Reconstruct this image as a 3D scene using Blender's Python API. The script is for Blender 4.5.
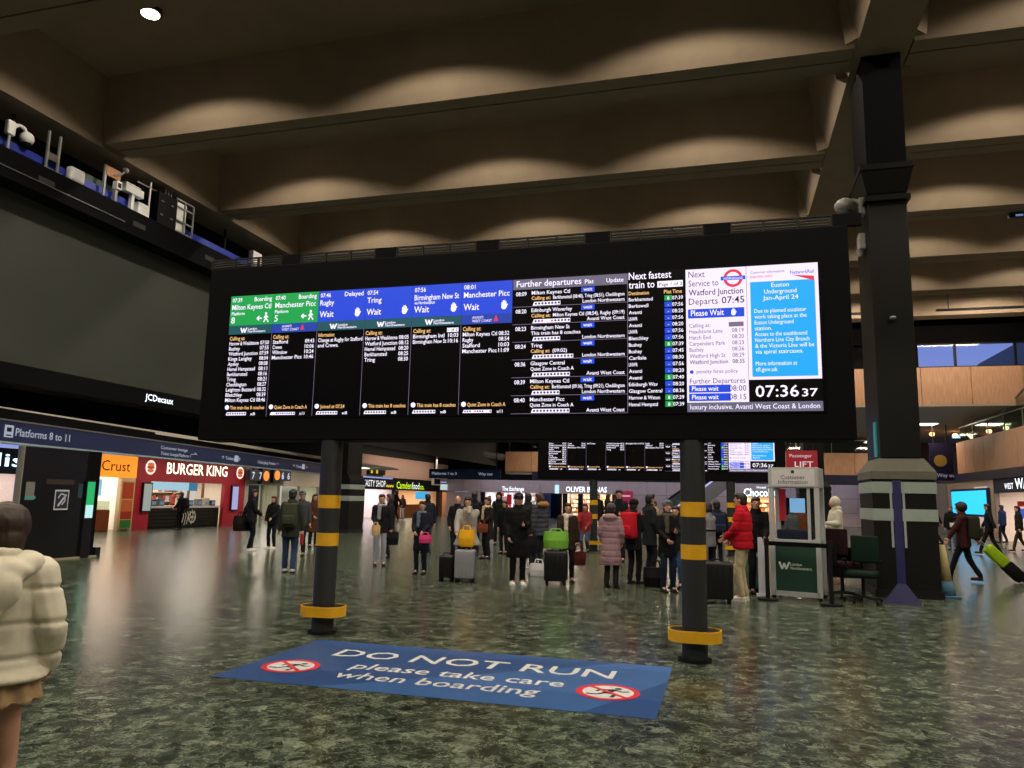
import bpy, bmesh, math, random
from math import sin, cos, pi, radians, atan, tan, sqrt
from mathutils import Vector, Matrix, noise
random.seed(7)
for o in list(bpy.data.objects): bpy.data.objects.remove(o)
S = bpy.context.scene
COL = S.collection
# ------------------------------------------------------------------ camera
FPX, EYE = 760.0, 1.6
_ps, _p, _r = radians(15.7), atan(114/760), radians(1.2)
FW = Vector((-sin(_ps)*cos(_p), cos(_ps)*cos(_p), sin(_p)))
_R0 = Vector((cos(_ps), sin(_ps), 0)); _U0 = _R0.cross(FW)
CX = cos(_r)*_R0 + sin(_r)*_U0
CY = -sin(_r)*_R0 + cos(_r)*_U0
EYEP = Vector((0, 0, EYE))
cd = bpy.data.cameras.new('camera'); cam = bpy.data.objects.new('camera', cd); COL.objects.link(cam)
cd.sensor_fit = 'HORIZONTAL'; cd.sensor_width = 36; cd.lens = 36*FPX/1024; cd.clip_end = 300; cd.clip_start = .05
M = Matrix((CX, CY, -FW)).transposed().to_4x4(); M.translation = EYEP
cam.matrix_world = M
S.camera = cam
def on(px, py, ax, val):
    d = (px-512)/FPX*CX + (384-py)/FPX*CY + FW
    return EYEP + d*((val-EYEP[ax])/d[ax])
def gr(px, py): return on(px, py, 2, 0.0)
# ------------------------------------------------------------------ view / world
S.view_settings.view_transform = 'Standard'; S.view_settings.look = 'None'
S.view_settings.exposure = 0.0; S.view_settings.gamma = 1.0; S.view_settings.use_curve_mapping = False
W = bpy.data.worlds.new('dusk'); S.world = W; W.use_nodes = True
nt = W.node_tree; bg = nt.nodes['Background']
tc = nt.nodes.new('ShaderNodeTexCoord'); sx = nt.nodes.new('ShaderNodeSeparateXYZ'); rp = nt.nodes.new('ShaderNodeValToRGB')
nt.links.new(tc.outputs['Generated'], sx.inputs[0]); nt.links.new(sx.outputs['Z'], rp.inputs[0]); nt.links.new(rp.outputs[0], bg.inputs[0])
rp.color_ramp.elements[0].position = 0.10; rp.color_ramp.elements[0].color = (.28, .34, .72, 1)
rp.color_ramp.elements[1].position = 0.30; rp.color_ramp.elements[1].color = (.06, .15, .55, 1)
bg.inputs[1].default_value = 1.0
# ------------------------------------------------------------------ ceiling downlights (real lamps in the coffers)
BEAMS = [9.65+4.7*k for k in range(-3, 1)]+[14.9+4.7*k for k in range(6)]          # near edge of every cross beam's underside
ZB, ZS = 10.4, 12.0
DOWN = []
for b in BEAMS:
    for u in (-11.9, -6.0, -0.4, 6.6, 11.6):
        DOWN.append((u, b-2.4))
SPOT_W = 700
for (u, v) in DOWN:
    if v < -4: continue
    ld = bpy.data.lights.new('downlight_lamp', 'SPOT'); lo = bpy.data.objects.new('downlight_lamp', ld); COL.objects.link(lo)
    lo.location = (u, v, ZS-.16); ld.energy = SPOT_W; ld.color = (1, .87, .70); ld.spot_size = radians(146); ld.spot_blend = .18; ld.shadow_soft_size = .12
# ------------------------------------------------------------------ materials
MATS = {}
def mat(name, col, rough=.5, metal=0., var=.12, scale=12., emit=None, es=1., bump=0., spec=.5, sample=True):
    if name in MATS: return MATS[name]
    m = bpy.data.materials.new(name); m.use_nodes = True; n = m.node_tree.nodes; l = m.node_tree.links
    b = n['Principled BSDF']
    c = col if len(col) == 4 else (*col, 1)
    t = n.new('ShaderNodeTexCoord'); nz = n.new('ShaderNodeTexNoise'); nz.inputs['Scale'].default_value = scale; nz.inputs['Detail'].default_value = 3
    l.new(t.outputs['Object'], nz.inputs['Vector'])
    mx = n.new('ShaderNodeMix'); mx.data_type = 'RGBA'
    mx.inputs[6].default_value = [x*(1-var) for x in c[:3]]+[1]; mx.inputs[7].default_value = [min(1, x*(1+var)) for x in c[:3]]+[1]
    l.new(nz.outputs['Fac'], mx.inputs[0]); l.new(mx.outputs[2], b.inputs['Base Color'])
    b.inputs['Roughness'].default_value = rough; b.inputs['Metallic'].default_value = metal
    b.inputs['Specular IOR Level'].default_value = spec
    if emit is not None:
        b.inputs['Emission Color'].default_value = (*emit[:3], 1); b.inputs['Emission Strength'].default_value = es
        if not sample: m.cycles.emission_sampling = 'NONE'
    if bump:
        bp = n.new('ShaderNodeBump'); bp.inputs['Strength'].default_value = bump; bp.inputs['Distance'].default_value = .02
        n2 = n.new('ShaderNodeTexNoise'); n2.inputs['Scale'].default_value = scale*4; n2.inputs['Detail'].default_value = 4
        l.new(t.outputs['Object'], n2.inputs['Vector']); l.new(n2.outputs['Fac'], bp.inputs['Height']); l.new(bp.outputs[0], b.inputs['Normal'])
    MATS[name] = m; return m
def hexc(h):
    f = lambda i: int(h[i:i+2], 16)/255
    g = lambda c: c/12.92 if c <= .04045 else ((c+.055)/1.055)**2.4
    return tuple(g(f(i)) for i in (0, 2, 4))
def hm(h, rough=.7, **k):
    k.setdefault('spec', .15 if rough >= .7 else .4)
    return mat('c_%s_%s' % (h, rough), hexc(h), rough, **k)
def em(h, es=1., sample=False): return mat('e_%s_%s' % (h, es), (.02, .02, .02), .4, emit=hexc(h), es=es, sample=sample)

def floor_mat():
    m = bpy.data.materials.new('green_marble_floor'); m.use_nodes = True; n = m.node_tree.nodes; l = m.node_tree.links; b = n['Principled BSDF']
    t = n.new('ShaderNodeTexCoord')
    d = n.new('ShaderNodeTexNoise'); d.inputs['Scale'].default_value = 2.2; d.inputs['Detail'].default_value = 6; l.new(t.outputs['Object'], d.inputs['Vector'])
    vm = n.new('ShaderNodeMix'); vm.data_type = 'RGBA'; vm.inputs[0].default_value = .16; l.new(t.outputs['Object'], vm.inputs[6]); l.new(d.outputs['Color'], vm.inputs[7])
    v = n.new('ShaderNodeTexVoronoi'); v.inputs['Scale'].default_value = 13.0; l.new(vm.outputs[2], v.inputs['Vector'])
    r1 = n.new('ShaderNodeValToRGB'); l.new(v.outputs['Color'], r1.inputs[0])
    e = r1.color_ramp.elements; e[0].position = .1; e[0].color = (.010, .017, .012, 1); e[1].position = .97; e[1].color = (.125, .150, .112, 1)
    x = e.new(.5); x.color = (.036, .052, .037, 1)
    n1 = n.new('ShaderNodeTexNoise'); n1.inputs['Scale'].default_value = 34; n1.inputs['Detail'].default_value = 8; n1.inputs['Roughness'].default_value = .7; n1.inputs['Distortion'].default_value = .5
    l.new(t.outputs['Object'], n1.inputs['Vector'])
    r2 = n.new('ShaderNodeValToRGB'); l.new(n1.outputs['Fac'], r2.inputs[0])
    e = r2.color_ramp.elements; e[0].position = .30; e[0].color = (.25, .27, .25, 1); e[1].position = .70; e[1].color = (2.0, 2.0, 1.9, 1)
    mu = n.new('ShaderNodeMix'); mu.data_type = 'RGBA'; mu.blend_type = 'MULTIPLY'; mu.inputs[0].default_value = 1; l.new(r1.outputs[0], mu.inputs[6]); l.new(r2.outputs[0], mu.inputs[7])
    vv = n.new('ShaderNodeTexNoise'); vv.inputs['Scale'].default_value = 8; vv.inputs['Detail'].default_value = 9; vv.inputs['Roughness'].default_value = .68; vv.inputs['Distortion'].default_value = .9
    l.new(t.outputs['Object'], vv.inputs['Vector'])
    r3 = n.new('ShaderNodeValToRGB'); l.new(vv.outputs['Fac'], r3.inputs[0])
    e = r3.color_ramp.elements; e[0].position = .475; e[0].color = (0, 0, 0, 1); e[1].position = .525; e[1].color = (0, 0, 0, 1); x = e.new(.5); x.color = (.60, .60, .60, 1)
    mv = n.new('ShaderNodeMix'); mv.data_type = 'RGBA'; l.new(r3.outputs[0], mv.inputs[0]); l.new(mu.outputs[2], mv.inputs[6]); mv.inputs[7].default_value = (.26, .28, .23, 1)
    lf = n.new('ShaderNodeTexNoise'); lf.inputs['Scale'].default_value = 5; lf.inputs['Detail'].default_value = 4; lf.inputs['Roughness'].default_value = .65; l.new(t.outputs['Object'], lf.inputs['Vector'])
    r4 = n.new('ShaderNodeValToRGB'); l.new(lf.outputs['Fac'], r4.inputs[0]); e = r4.color_ramp.elements; e[0].position = .36; e[0].color = (.38, .40, .38, 1); e[1].position = .62; e[1].color = (1.35, 1.35, 1.3, 1)
    m4 = n.new('ShaderNodeMix'); m4.data_type = 'RGBA'; m4.blend_type = 'MULTIPLY'; m4.inputs[0].default_value = 1; l.new(mv.outputs[2], m4.inputs[6]); l.new(r4.outputs[0], m4.inputs[7])
    l.new(m4.outputs[2], b.inputs['Base Color'])
    b.inputs['Roughness'].default_value = .2
    mr = n.new('ShaderNodeMapRange'); mr.inputs[3].default_value = .15; mr.inputs[4].default_value = .28; l.new(n1.outputs['Fac'], mr.inputs[0]); l.new(mr.outputs[0], b.inputs['Roughness'])
    bn = n.new('ShaderNodeTexNoise'); bn.inputs['Scale'].default_value = 14; bn.inputs['Detail'].default_value = 3; l.new(t.outputs['Object'], bn.inputs['Vector'])
    bp = n.new('ShaderNodeBump'); bp.inputs['Strength'].default_value = .10; bp.inputs['Distance'].default_value = .02; l.new(bn.outputs['Fac'], bp.inputs['Height']); l.new(bp.outputs[0], b.inputs['Normal'])
    return m
def concrete_mat():
    m = mat('board_marked_concrete', hexc('786a58'), .85, var=.18, scale=1.5, bump=.35); return m
def wood_mat():
    m = bpy.data.materials.new('wood_veneer'); m.use_nodes = True; n = m.node_tree.nodes; l = m.node_tree.links; b = n['Principled BSDF']
    t = n.new('ShaderNodeTexCoord'); mp = n.new('ShaderNodeMapping'); mp.inputs['Scale'].default_value = (9, 9, .8); l.new(t.outputs['Object'], mp.inputs[0])
    z = n.new('ShaderNodeTexNoise'); z.inputs['Scale'].default_value = 2; z.inputs['Detail'].default_value = 5; l.new(mp.outputs[0], z.inputs['Vector'])
    r = n.new('ShaderNodeValToRGB'); l.new(z.outputs['Fac'], r.inputs[0]); r.color_ramp.elements[0].position = .3; r.color_ramp.elements[0].color = (.42, .225, .125, 1); r.color_ramp.elements[1].position = .7; r.color_ramp.elements[1].color = (.58, .34, .21, 1)
    l.new(r.outputs[0], b.inputs['Base Color']); b.inputs['Roughness'].default_value = .5
    return m
def glass_mat(name, tint, gl=.12):
    m = bpy.data.materials.new(name); m.use_nodes = True; n = m.node_tree.nodes; l = m.node_tree.links
    n.remove(n['Principled BSDF']); tr = n.new('ShaderNodeBsdfTransparent'); tr.inputs[0].default_value = (*tint, 1)
    g = n.new('ShaderNodeBsdfGlossy'); g.inputs['Roughness'].default_value = .04; mx = n.new('ShaderNodeMixShader'); mx.inputs[0].default_value = gl
    l.new(tr.outputs[0], mx.inputs[1]); l.new(g.outputs[0], mx.inputs[2]); l.new(mx.outputs[0], n['Material Output'].inputs[0]); return m
FLOOR, CONC, WOOD = floor_mat(), concrete_mat(), wood_mat()
GLASS = glass_mat('pale_green_glass', (.72, .80, .74)); WGLASS = glass_mat('window_glass', (.95, .97, 1.), .02)
BLACK = mat('black_paint', (.006, .006, .008), .45, var=.2, spec=.3); MATT = mat('matt_black', (.004, .004, .005), .8, spec=.08)
PILLAR = mat('dark_grey_pillar_paint', hexc('232627'), .5, scale=3); YEL = mat('yellow_band', hexc('d9a312'), .5)
WHITE = mat('white_paint', (.75, .76, .76), .5); GREYM = mat('grey_metal', hexc('9a9c9c'), .4, .3); STEEL = mat('steel', hexc('9fa3a3'), .35, .8)
CLAD = mat('pinkish_stone_cladding', hexc('a0949a'), .45, scale=2); NAVY = mat('navy_fascia', hexc('1a2446'), .5); NAVYD = mat('deep_navy', hexc('15193a'), .5)
# ------------------------------------------------------------------ mesh helpers
def frame_of(d):
    d = d.normalized(); a = Vector((0, 0, 1)) if abs(d.z) < .9 else Vector((0, 1, 0))
    x = d.cross(a).normalized(); return x, d.cross(x)
_tc = {}
def text2d(s, bold):
    k = (s, bold)
    if k in _tc: return _tc[k]
    c = bpy.data.curves.new('tmp', 'FONT'); c.body = s; c.size = 1; c.resolution_u = 2; c.offset = .009 if bold else .0; c.fill_mode = 'FRONT'
    o = bpy.data.objects.new('tmp', c); COL.objects.link(o)
    me = o.to_mesh() if False else bpy.data.meshes.new_from_object(o)
    vs = [(v.co.x, v.co.y) for v in me.vertices]; fs = [tuple(p.vertices) for p in me.polygons]
    bpy.data.objects.remove(o); bpy.data.curves.remove(c); bpy.data.meshes.remove(me)
    x0 = min((v[0] for v in vs), default=0); x1 = max((v[0] for v in vs), default=1)
    _tc[k] = ([(x-x0, y) for x, y in vs], fs, x1-x0); return _tc[k]
class MB:
    def __init__(s): s.v = []; s.f = []
    def add(s, vs, fs):
        b = len(s.v); s.v += [tuple(q) for q in vs]; s.f += [tuple(b+i for i in f) for f in fs]; return s
    def box(s, x0, x1, y0, y1, z0, z1, tx=0, ty=0):
        vs = [(x0, y0, z0), (x1, y0, z0), (x1, y1, z0), (x0, y1, z0), (x0+tx, y0+ty, z1), (x1-tx, y0+ty, z1), (x1-tx, y1-ty, z1), (x0+tx, y1-ty, z1)]
        return s.add(vs, [(3, 2, 1, 0), (4, 5, 6, 7), (0, 1, 5, 4), (1, 2, 6, 5), (2, 3, 7, 6), (3, 0, 4, 7)])
    def cyl(s, a, b, r0, r1=None, n=10):
        a, b = Vector(a), Vector(b); r1 = r0 if r1 is None else r1; x, y = frame_of(b-a)
        vs = [a+(x*cos(t)+y*sin(t))*r0 for t in [2*pi*i/n for i in range(n)]]+[b+(x*cos(t)+y*sin(t))*r1 for t in [2*pi*i/n for i in range(n)]]
        return s.add(vs, [(i, (i+1) % n, n+(i+1) % n, n+i) for i in range(n)]+[tuple(range(n-1, -1, -1)), tuple(range(n, 2*n))])
    def tube(s, pts, r, n=6):
        for a, b in zip(pts, pts[1:]): s.cyl(a, b, r, n=n)
        return s
    def ell(s, c, rx, ry, rz, rot=None, n=12, m=8):
        vs = [(0, 0, -1)]; fs = []
        for j in range(1, m):
            ph = -pi/2+pi*j/m
            vs += [(cos(ph)*cos(2*pi*i/n), cos(ph)*sin(2*pi*i/n), sin(ph)) for i in range(n)]
        vs.append((0, 0, 1)); T = len(vs)-1
        for i in range(n):
            fs.append((0, 1+(i+1) % n, 1+i)); fs.append((T, T-n+i, T-n+(i+1) % n))
            for j in range(m-2):
                a = 1+j*n; fs.append((a+i, a+(i+1) % n, a+n+(i+1) % n, a+n+i))
        R = rot or Matrix.Identity(3); c = Vector(c)
        return s.add([c+R@Vector((x*rx, y*ry, z*rz)) for x, y, z in vs], fs)
    def cap(s, a, b, r0, r1=None, n=10):
        r1 = r0 if r1 is None else r1
        s.cyl(a, b, r0, r1, n); s.ell(a, r0, r0, r0, n=n, m=6); s.ell(b, r1, r1, r1, n=n, m=6); return s
    def loft(s, rings, n=16):      # rings: (z, rx, ry, xoff, yoff)
        vs = []
        for z, rx, ry, xo, yo in rings: vs += [(xo+rx*cos(2*pi*i/n), yo+ry*sin(2*pi*i/n), z) for i in range(n)]
        fs = [tuple(range(n-1, -1, -1)), tuple(range((len(rings)-1)*n, len(rings)*n))]
        for j in range(len(rings)-1):
            fs += [(j*n+i, j*n+(i+1) % n, (j+1)*n+(i+1) % n, (j+1)*n+i) for i in range(n)]
        return s.add(vs, fs)
    def poly(s, pts):              # flat polygon, 3d points
        return s.add(pts, [tuple(range(len(pts)))])
    def quadp(s, o, ax, ay, x0, x1, y0, y1):
        o, ax, ay = Vector(o), Vector(ax), Vector(ay)
        return s.poly([o+ax*x0+ay*y0, o+ax*x1+ay*y0, o+ax*x1+ay*y1, o+ax*x0+ay*y1])
    def disc(s, o, ax, ay, r, n=24, ry=None, r_in=0):
        o, ax, ay = Vector(o), Vector(ax), Vector(ay); ry = ry or r
        p = [o+ax*(r*cos(2*pi*i/n))+ay*(ry*sin(2*pi*i/n)) for i in range(n)]
        if not r_in: return s.poly(p)
        q = [o+ax*(r_in*cos(2*pi*i/n))+ay*(r_in*ry/r*sin(2*pi*i/n)) for i in range(n)]
        return s.add(p+q, [(i, (i+1) % n, n+(i+1) % n, n+i) for i in range(n)])
    def stroke(s, o, ax, ay, pts, w):   # flat polyline with round joints
        o, ax, ay = Vector(o), Vector(ax), Vector(ay)
        for (x0, y0), (x1, y1) in zip(pts, pts[1:]):
            L = sqrt((x1-x0)**2+(y1-y0)**2) or 1; nx, ny = -(y1-y0)/L*w/2, (x1-x0)/L*w/2
            s.poly([o+ax*(x0+nx)+ay*(y0+ny), o+ax*(x0-nx)+ay*(y0-ny), o+ax*(x1-nx)+ay*(y1-ny), o+ax*(x1+nx)+ay*(y1+ny)])
        return s
    def text(s, t, o, ax, ay, size, align='L', width=None, bold=False):
        vs, fs, w = text2d(t, bold); o, ax, ay = Vector(o), Vector(ax), Vector(ay)
        kx = size if width is None else width/w
        sh = {'L': 0, 'C': -w*kx/2, 'R': -w*kx}[align]
        return s.add([o+ax*(x*kx+sh)+ay*(y*size) for x, y in vs], fs)
    def build(s, name, m, parent=None, bevel=0, smooth=False, seg=2, origin=None):
        me = bpy.data.meshes.new(name); vs = s.v
        if origin is not None: vs = [(x-origin[0], y-origin[1], z-origin[2]) for x, y, z in vs]
        me.from_pydata(vs, [], s.f)
        if bevel:
            b = bmesh.new(); b.from_mesh(me); bmesh.ops.bevel(b, geom=b.edges[:], offset=bevel, segments=seg, affect='EDGES', profile=.5); b.to_mesh(me); b.free()
        me.materials.append(m)
        if smooth: me.polygons.foreach_set('use_smooth', [True]*len(me.polygons))
        o = bpy.data.objects.new(name, me); COL.objects.link(o)
        if parent: o.parent = parent
        if origin is not None: o.location = origin
        return o
def tag(o, label=None, cat=None, group=None, kind=None):
    if label: o['label'] = label
    if cat: o['category'] = cat
    if group: o['group'] = group
    if kind: o['kind'] = kind
    return o
def root(name, loc, rz=0, label=None, cat=None, group=None, kind=None):
    o = bpy.data.objects.new(name, None); COL.objects.link(o); o.location = loc; o.rotation_euler = (0, 0, rz); o.empty_display_size = .2
    return tag(o, label, cat, group, kind)
def copy_tree(o, parent=None):
    c = o.copy(); COL.objects.link(c)
    if parent: c.parent = parent
    for ch in list(o.children): copy_tree(ch, c)
    return c
def area(name, loc, rot, sx, sy, w, col):
    d = bpy.data.lights.new(name, 'AREA'); d.shape = 'RECTANGLE'; d.size = sx; d.size_y = sy; d.energy = w; d.color = col
    o = bpy.data.objects.new(name, d); COL.objects.link(o); o.location = loc; o.rotation_euler = rot; return o
XA, YA, ZA = (1, 0, 0), (0, 1, 0), (0, 0, 1)
def struct(o): o['kind'] = 'structure'; return o
# ================================================================== STRUCTURE
LW, RW, BW, NW = -23.1, 13.0, 62.0, -12.0
struct(MB().box(-31, 24, NW, 72, -.2, 0).build('floor', FLOOR))
ceil = struct(MB().box(-24, 22, NW, 41.6, ZS, ZS+.3).build('ceiling', CONC))
def beam(u0, u1, v):      # two precast halves with a recessed joint
    for (a, b, ta, tb) in ((v, v+.42, .38, 0), (v+.46, v+.88, 0, .38)):
        MB().add([(u0, a, ZB), (u1, a, ZB), (u1, b, ZB), (u0, b, ZB), (u0, a-ta, ZS), (u1, a-ta, ZS), (u1, b+tb, ZS), (u0, b+tb, ZS)],
                 [(3, 2, 1, 0), (4, 5, 6, 7), (0, 1, 5, 4), (1, 2, 6, 5), (2, 3, 7, 6), (3, 0, 4, 7)]).build('beam', CONC, ceil)
    MB().box(u0, u1, v+.41, v+.47, ZB+.05, ZS).build('beam_joint', MATT, ceil)
for b in BEAMS:
    beam(-15.2, 2.6, b); beam(3.65, 14.5, b)
for (u0, u1, t0, t1) in ((-16.6, -15.35, 0, .4), (2.62, 3.6, .4, .4), (14.2, 15.2, .4, .4)):
    MB().add([(u0, NW, ZB-.05), (u1, NW, ZB-.05), (u1, 39.7, ZB-.05), (u0, 39.7, ZB-.05), (u0-t0, NW, ZS), (u1+t1, NW, ZS), (u1+t1, 39.7, ZS), (u0-t0, 39.7, ZS)],
             [(3, 2, 1, 0), (4, 5, 6, 7), (0, 1, 5, 4), (1, 2, 6, 5), (2, 3, 7, 6), (3, 0, 4, 7)]).build('edge_beam', CONC, ceil)
# haunches where the cross beams meet the long beams
for b in BEAMS:
    for (u, sgn) in ((2.62, -1), (3.6, 1)):
        for (vv, dv) in ((b-.19, -1), (b+1.07, 1)):
            MB().add([(u, vv, ZB-.02), (u+sgn*.22, vv, ZB-.02), (u, vv+dv*.22, ZB-.02), (u, vv, ZS), (u+sgn*.4, vv, ZS), (u, vv+dv*.4, ZS)],
                     [(0, 1, 2), (3, 5, 4), (0, 3, 4, 1), (1, 4, 5, 2), (2, 5, 3, 0)]).build('haunch', CONC, ceil)
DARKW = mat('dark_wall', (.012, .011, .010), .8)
# walls
struct(MB().box(-24, 22, NW-.3, NW, 0, ZS).build('wall_rear', mat('rear_wall', (.10, .095, .09), .7)))
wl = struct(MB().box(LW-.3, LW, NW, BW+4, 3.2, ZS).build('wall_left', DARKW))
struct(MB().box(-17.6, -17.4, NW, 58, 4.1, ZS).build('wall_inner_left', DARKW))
struct(MB().box(-24, 22, 41.2, 41.6, 10.0, ZS).build('wall_upper_back', MATT))
wr = struct(MB().box(RW+5, RW+5.3, NW, BW, 0, ZS).build('wall_right', mat('right_wall', hexc('8a8076'), .7)))
# the rest of the back and left ground-floor walls come with the shopfronts
# upper storey: sky windows and wooden band hung above the mezzanine
UV = 41.0
up = struct(MB().box(-20, 22, UV+.3, UV+.5, 6.55, 8.38).build('wall_upper_storey', MATT))
for i in range(18):
    x0 = -17+i*2.2
    MB().box(x0, x0+2.18, UV, UV+.3, 6.55, 8.38).build('wood_panel', WOOD, up, bevel=.008, seg=1)
k = 1
for i in range(12):
    x0 = -15.0+i*2.6
    if x0 < 2: continue
    w = struct(MB().box(x0-.05, x0+.05, UV+.1, UV+.25, 8.38, 9.6).box(x0, x0+2.6, UV+.1, UV+.25, 9.52, 9.6).box(x0, x0+2.6, UV+.1, UV+.25, 8.38, 8.44).build('window_%d' % k, BLACK)); k += 1
    MB().box(x0+.05, x0+2.55, UV+.16, UV+.18, 8.44, 9.52).build('pane', WGLASS, w)
struct(MB().box(-20, 9.35, UV+.1, UV+.4, 8.38, 10.0).build('wall_upper_dark', MATT))
struct(MB().box(-20, 22, UV+.05, UV+.4, 9.6, 10.4).build('trim_1', MATT))
struct(MB().box(-24, 22, UV, BW+4, 6.45, 6.55).build('ceiling_mezzanine', mat('mezz_ceiling', hexc('a59a8c'), .7)))
# things seen outside through the sky windows
for i, (px, h, w_) in enumerate(((937, .95, .9), (958, .6, .75), (1000, .75, .25))):
    p = on(px, 368, 1, 46.0)
    r_ = root('roof_gantry', (p.x, 46, 8.2), 0, ['thin twin mast with pale lamp outside sky window nearest column', 'dark signal box on two legs outside middle sky window', 'slim dark mast outside right sky window'][i], 'mast', 'masts outside the sky windows')
    MB().box(0, .06, 0, .06, -1.65, .2+h*.6).box(w_*.6, w_*.6+.06, 0, .06, -1.65, .2+h*.6).build('mast', BLACK, r_)
    MB().box(-.03, w_*.6+.1, -.05, .1, .2+h*.35, .2+h*.6).build('box', BLACK if i else WHITE, r_)
# balcony wood band: back and right
def wood_run(name, a0, a1, fixed, axis, z0, z1, step):
    s = struct(MB().box(*((a0, a1, fixed+.12, fixed+.35) if axis == 'u' else (fixed+.12, fixed+.35, a0, a1)), z0, z1).build(name, MATT))
    n_ = int((a1-a0)/step)
    for i in range(n_):
        q0, q1 = a0+i*step, a0+(i+1)*step-.03
        MB().box(*((q0, q1, fixed, fixed+.12) if axis == 'u' else (fixed, fixed+.12, q0, q1)), z0, z1).build('wood_panel', WOOD, s, bevel=.006, seg=1)
    return s
wood_run('wall_balcony_back', -17.3, 13, 60.0, 'u', 3.75, 5.35, 2.2)
wood_run('wall_balcony_right', 16, 49.6, RW, 'v', 3.5, 5.3, 1.6)
struct(MB().box(RW+.02, RW+5, 16, 60, 3.3, 3.5).build('floor_balcony_right', mat('soffit', hexc('8d8d88'), .6)))
struct(MB().box(-17.3, RW+5, 60.1, BW+4, 3.55, 3.75).build('floor_balcony_back', MATS['soffit']))
struct(MB().box(RW-.04, RW+.1, 16, 55, 3.05, 3.5).build('trim_2', NAVYD))
struct(MB().box(-15, RW, 59.95, 60.05, 3.1, 3.75).build('trim_3', NAVYD))
# balustrades
def balustrade(name, label, pts_axis, a0, a1, fixed, zb, zt, step):
    r_ = root(name, ((a0, fixed, zb) if pts_axis == 'u' else (fixed, a0, zb)), 0, label, 'balustrade')
    n_ = max(1, int((a1-a0)/step)); L = (a1-a0)/n_
    for i in range(n_):
        b = (i*L+.03, (i+1)*L-.03)
        MB().box(*((b[0], b[1], 0, .02) if pts_axis == 'u' else (0, .02, b[0], b[1])), .02, zt-zb-.08).build('glass_panel', GLASS, r_)
        MB().box(*((i*L-.02, i*L+.02, -.02, .04) if pts_axis == 'u' else (-.02, .04, i*L-.02, i*L+.02)), 0, zt-zb).build('post', STEEL, r_)
    MB().box(*((0, a1-a0, -.02, .05) if pts_axis == 'u' else (-.02, .05, 0, a1-a0)), zt-zb-.06, zt-zb).build('handrail', STEEL, r_)
balustrade('glass_balustrade', 'glass balustrade with steel handrail above right-hand wooden balcony', 'v', 20, 49.5, RW+.2, 5.3, 6.2, 2.4)
balustrade('glass_balustrade', 'glass balustrade with steel rail on far back balcony', 'u', -17, 12.5, 60.2, 5.35, 6.3, 2.4)
# mezzanine restaurant behind the balcony: back wall, warm lamps
struct(MB().box(-17, 20, BW+3, BW+3.3, 3.75, 6.5).build('wall_mezzanine', mat('mezz_wall', hexc('6a4a3a'), .7)))
for i, (px, py, v, c, e_, lab) in enumerate(((931, 418, 54, 'ff9a5a', 6, 'small warm pendant lamp on mezzanine nearest the black column'), (954, 416, 55, 'ffb070', 8, 'warm pendant lamp beside pale screen on mezzanine'), (988, 417, 52, 'ffb478', 9, 'bright warm pendant lamp at middle of mezzanine bar'),
        (970, 414, 56, 'ffd0a0', 5, 'tiny warm pendant lamp left of the brightest one'), (1005, 414, 50, 'ffe0b0', 7, 'warm pendant lamp at right end of mezzanine bar'), (985, 426, 57, 'ff8a6a', 5, 'low reddish pendant lamp over mezzanine tables'), (992, 428, 57, 'ff9a6a', 5, 'low orange pendant lamp furthest right over mezzanine tables'))):
    p = on(px, py, 1, v)
    if p.z > 6.3: p.z = 6.2
    r_ = root('pendant_lamp', p, 0, lab, 'lamp', 'warm lamps on the mezzanine')
    MB().ell((0, 0, 0), .16, .16, .13).build('bulb', em(c, e_), r_, smooth=True)
    MB().cyl((0, 0, .1), (0, 0, 6.46-p.z), .012).build('cord', BLACK, r_)
for i, (u_, v_) in enumerate(((-18, 50), (-10, 50), (-2, 50), (6, 50), (11.5, 50), (-14, 57), (-4, 57), (5, 57), (11, 57))):  # panels and lamps added to light the back balcony
    MB().box(u_-.6, u_+.6, v_-.6, v_+.6, 6.42, 6.45).build('light_panel', em('fff0dd', 3.), bpy.data.objects['ceiling_mezzanine'])
    area('added_mezz_light', (u_, v_, 6.4), (0, 0, 0), 1.2, 1.2, 130, (1, .82, .62))
for u_ in (6.3, 11.3):  # invented lamps, put in to brighten the far wooden band
    r_ = root('added_linear_light', (u_, 37.2, ZB), 0, 'dark linear lamp under concrete beam washing the far wooden band, %s' % ('nearer the column' if u_ < 8 else 'farther right'), 'light', 'linear lamps')
    MB().box(-2, 2, -.06, .06, -.1, 0.0).build('case', BLACK, r_)
    for q in (-1.5, 1.5): MB().box(q-.02, q+.02, -.02, .02, 0, ZS-ZB).build('hanger', BLACK, r_)
    area('added_linear_lamp', (u_, 37.22, ZB-.12), (radians(55), 0, 0), 3.8, .1, 150, (1, .8, .6))
r_ = root('bar_poster', on(927, 418, 1, 56.5), 0, 'dark red hanging panel on mezzanine beside black column', 'panel')
MB().box(-.7, .7, 0, .06, -.7, .5).build('panel', hm('5a1a12'), r_)
MB().box(-.6, -.57, .01, .04, .5, 6.46-r_.location.z).box(.57, .6, .01, .04, .5, 6.46-r_.location.z).build('hanger', BLACK, r_)
r_ = root('mezzanine_screen', on(956, 431, 1, 58), 0, 'small glowing pale blue screen on mezzanine', 'screen')
MB().box(-.3, .3, 0, .1, -.55, .55).build('case', BLACK, r_); MB().box(-.26, .26, -.02, 0, -.5, .5).build('display', em('9fe0ff', 1.2), r_)
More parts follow.
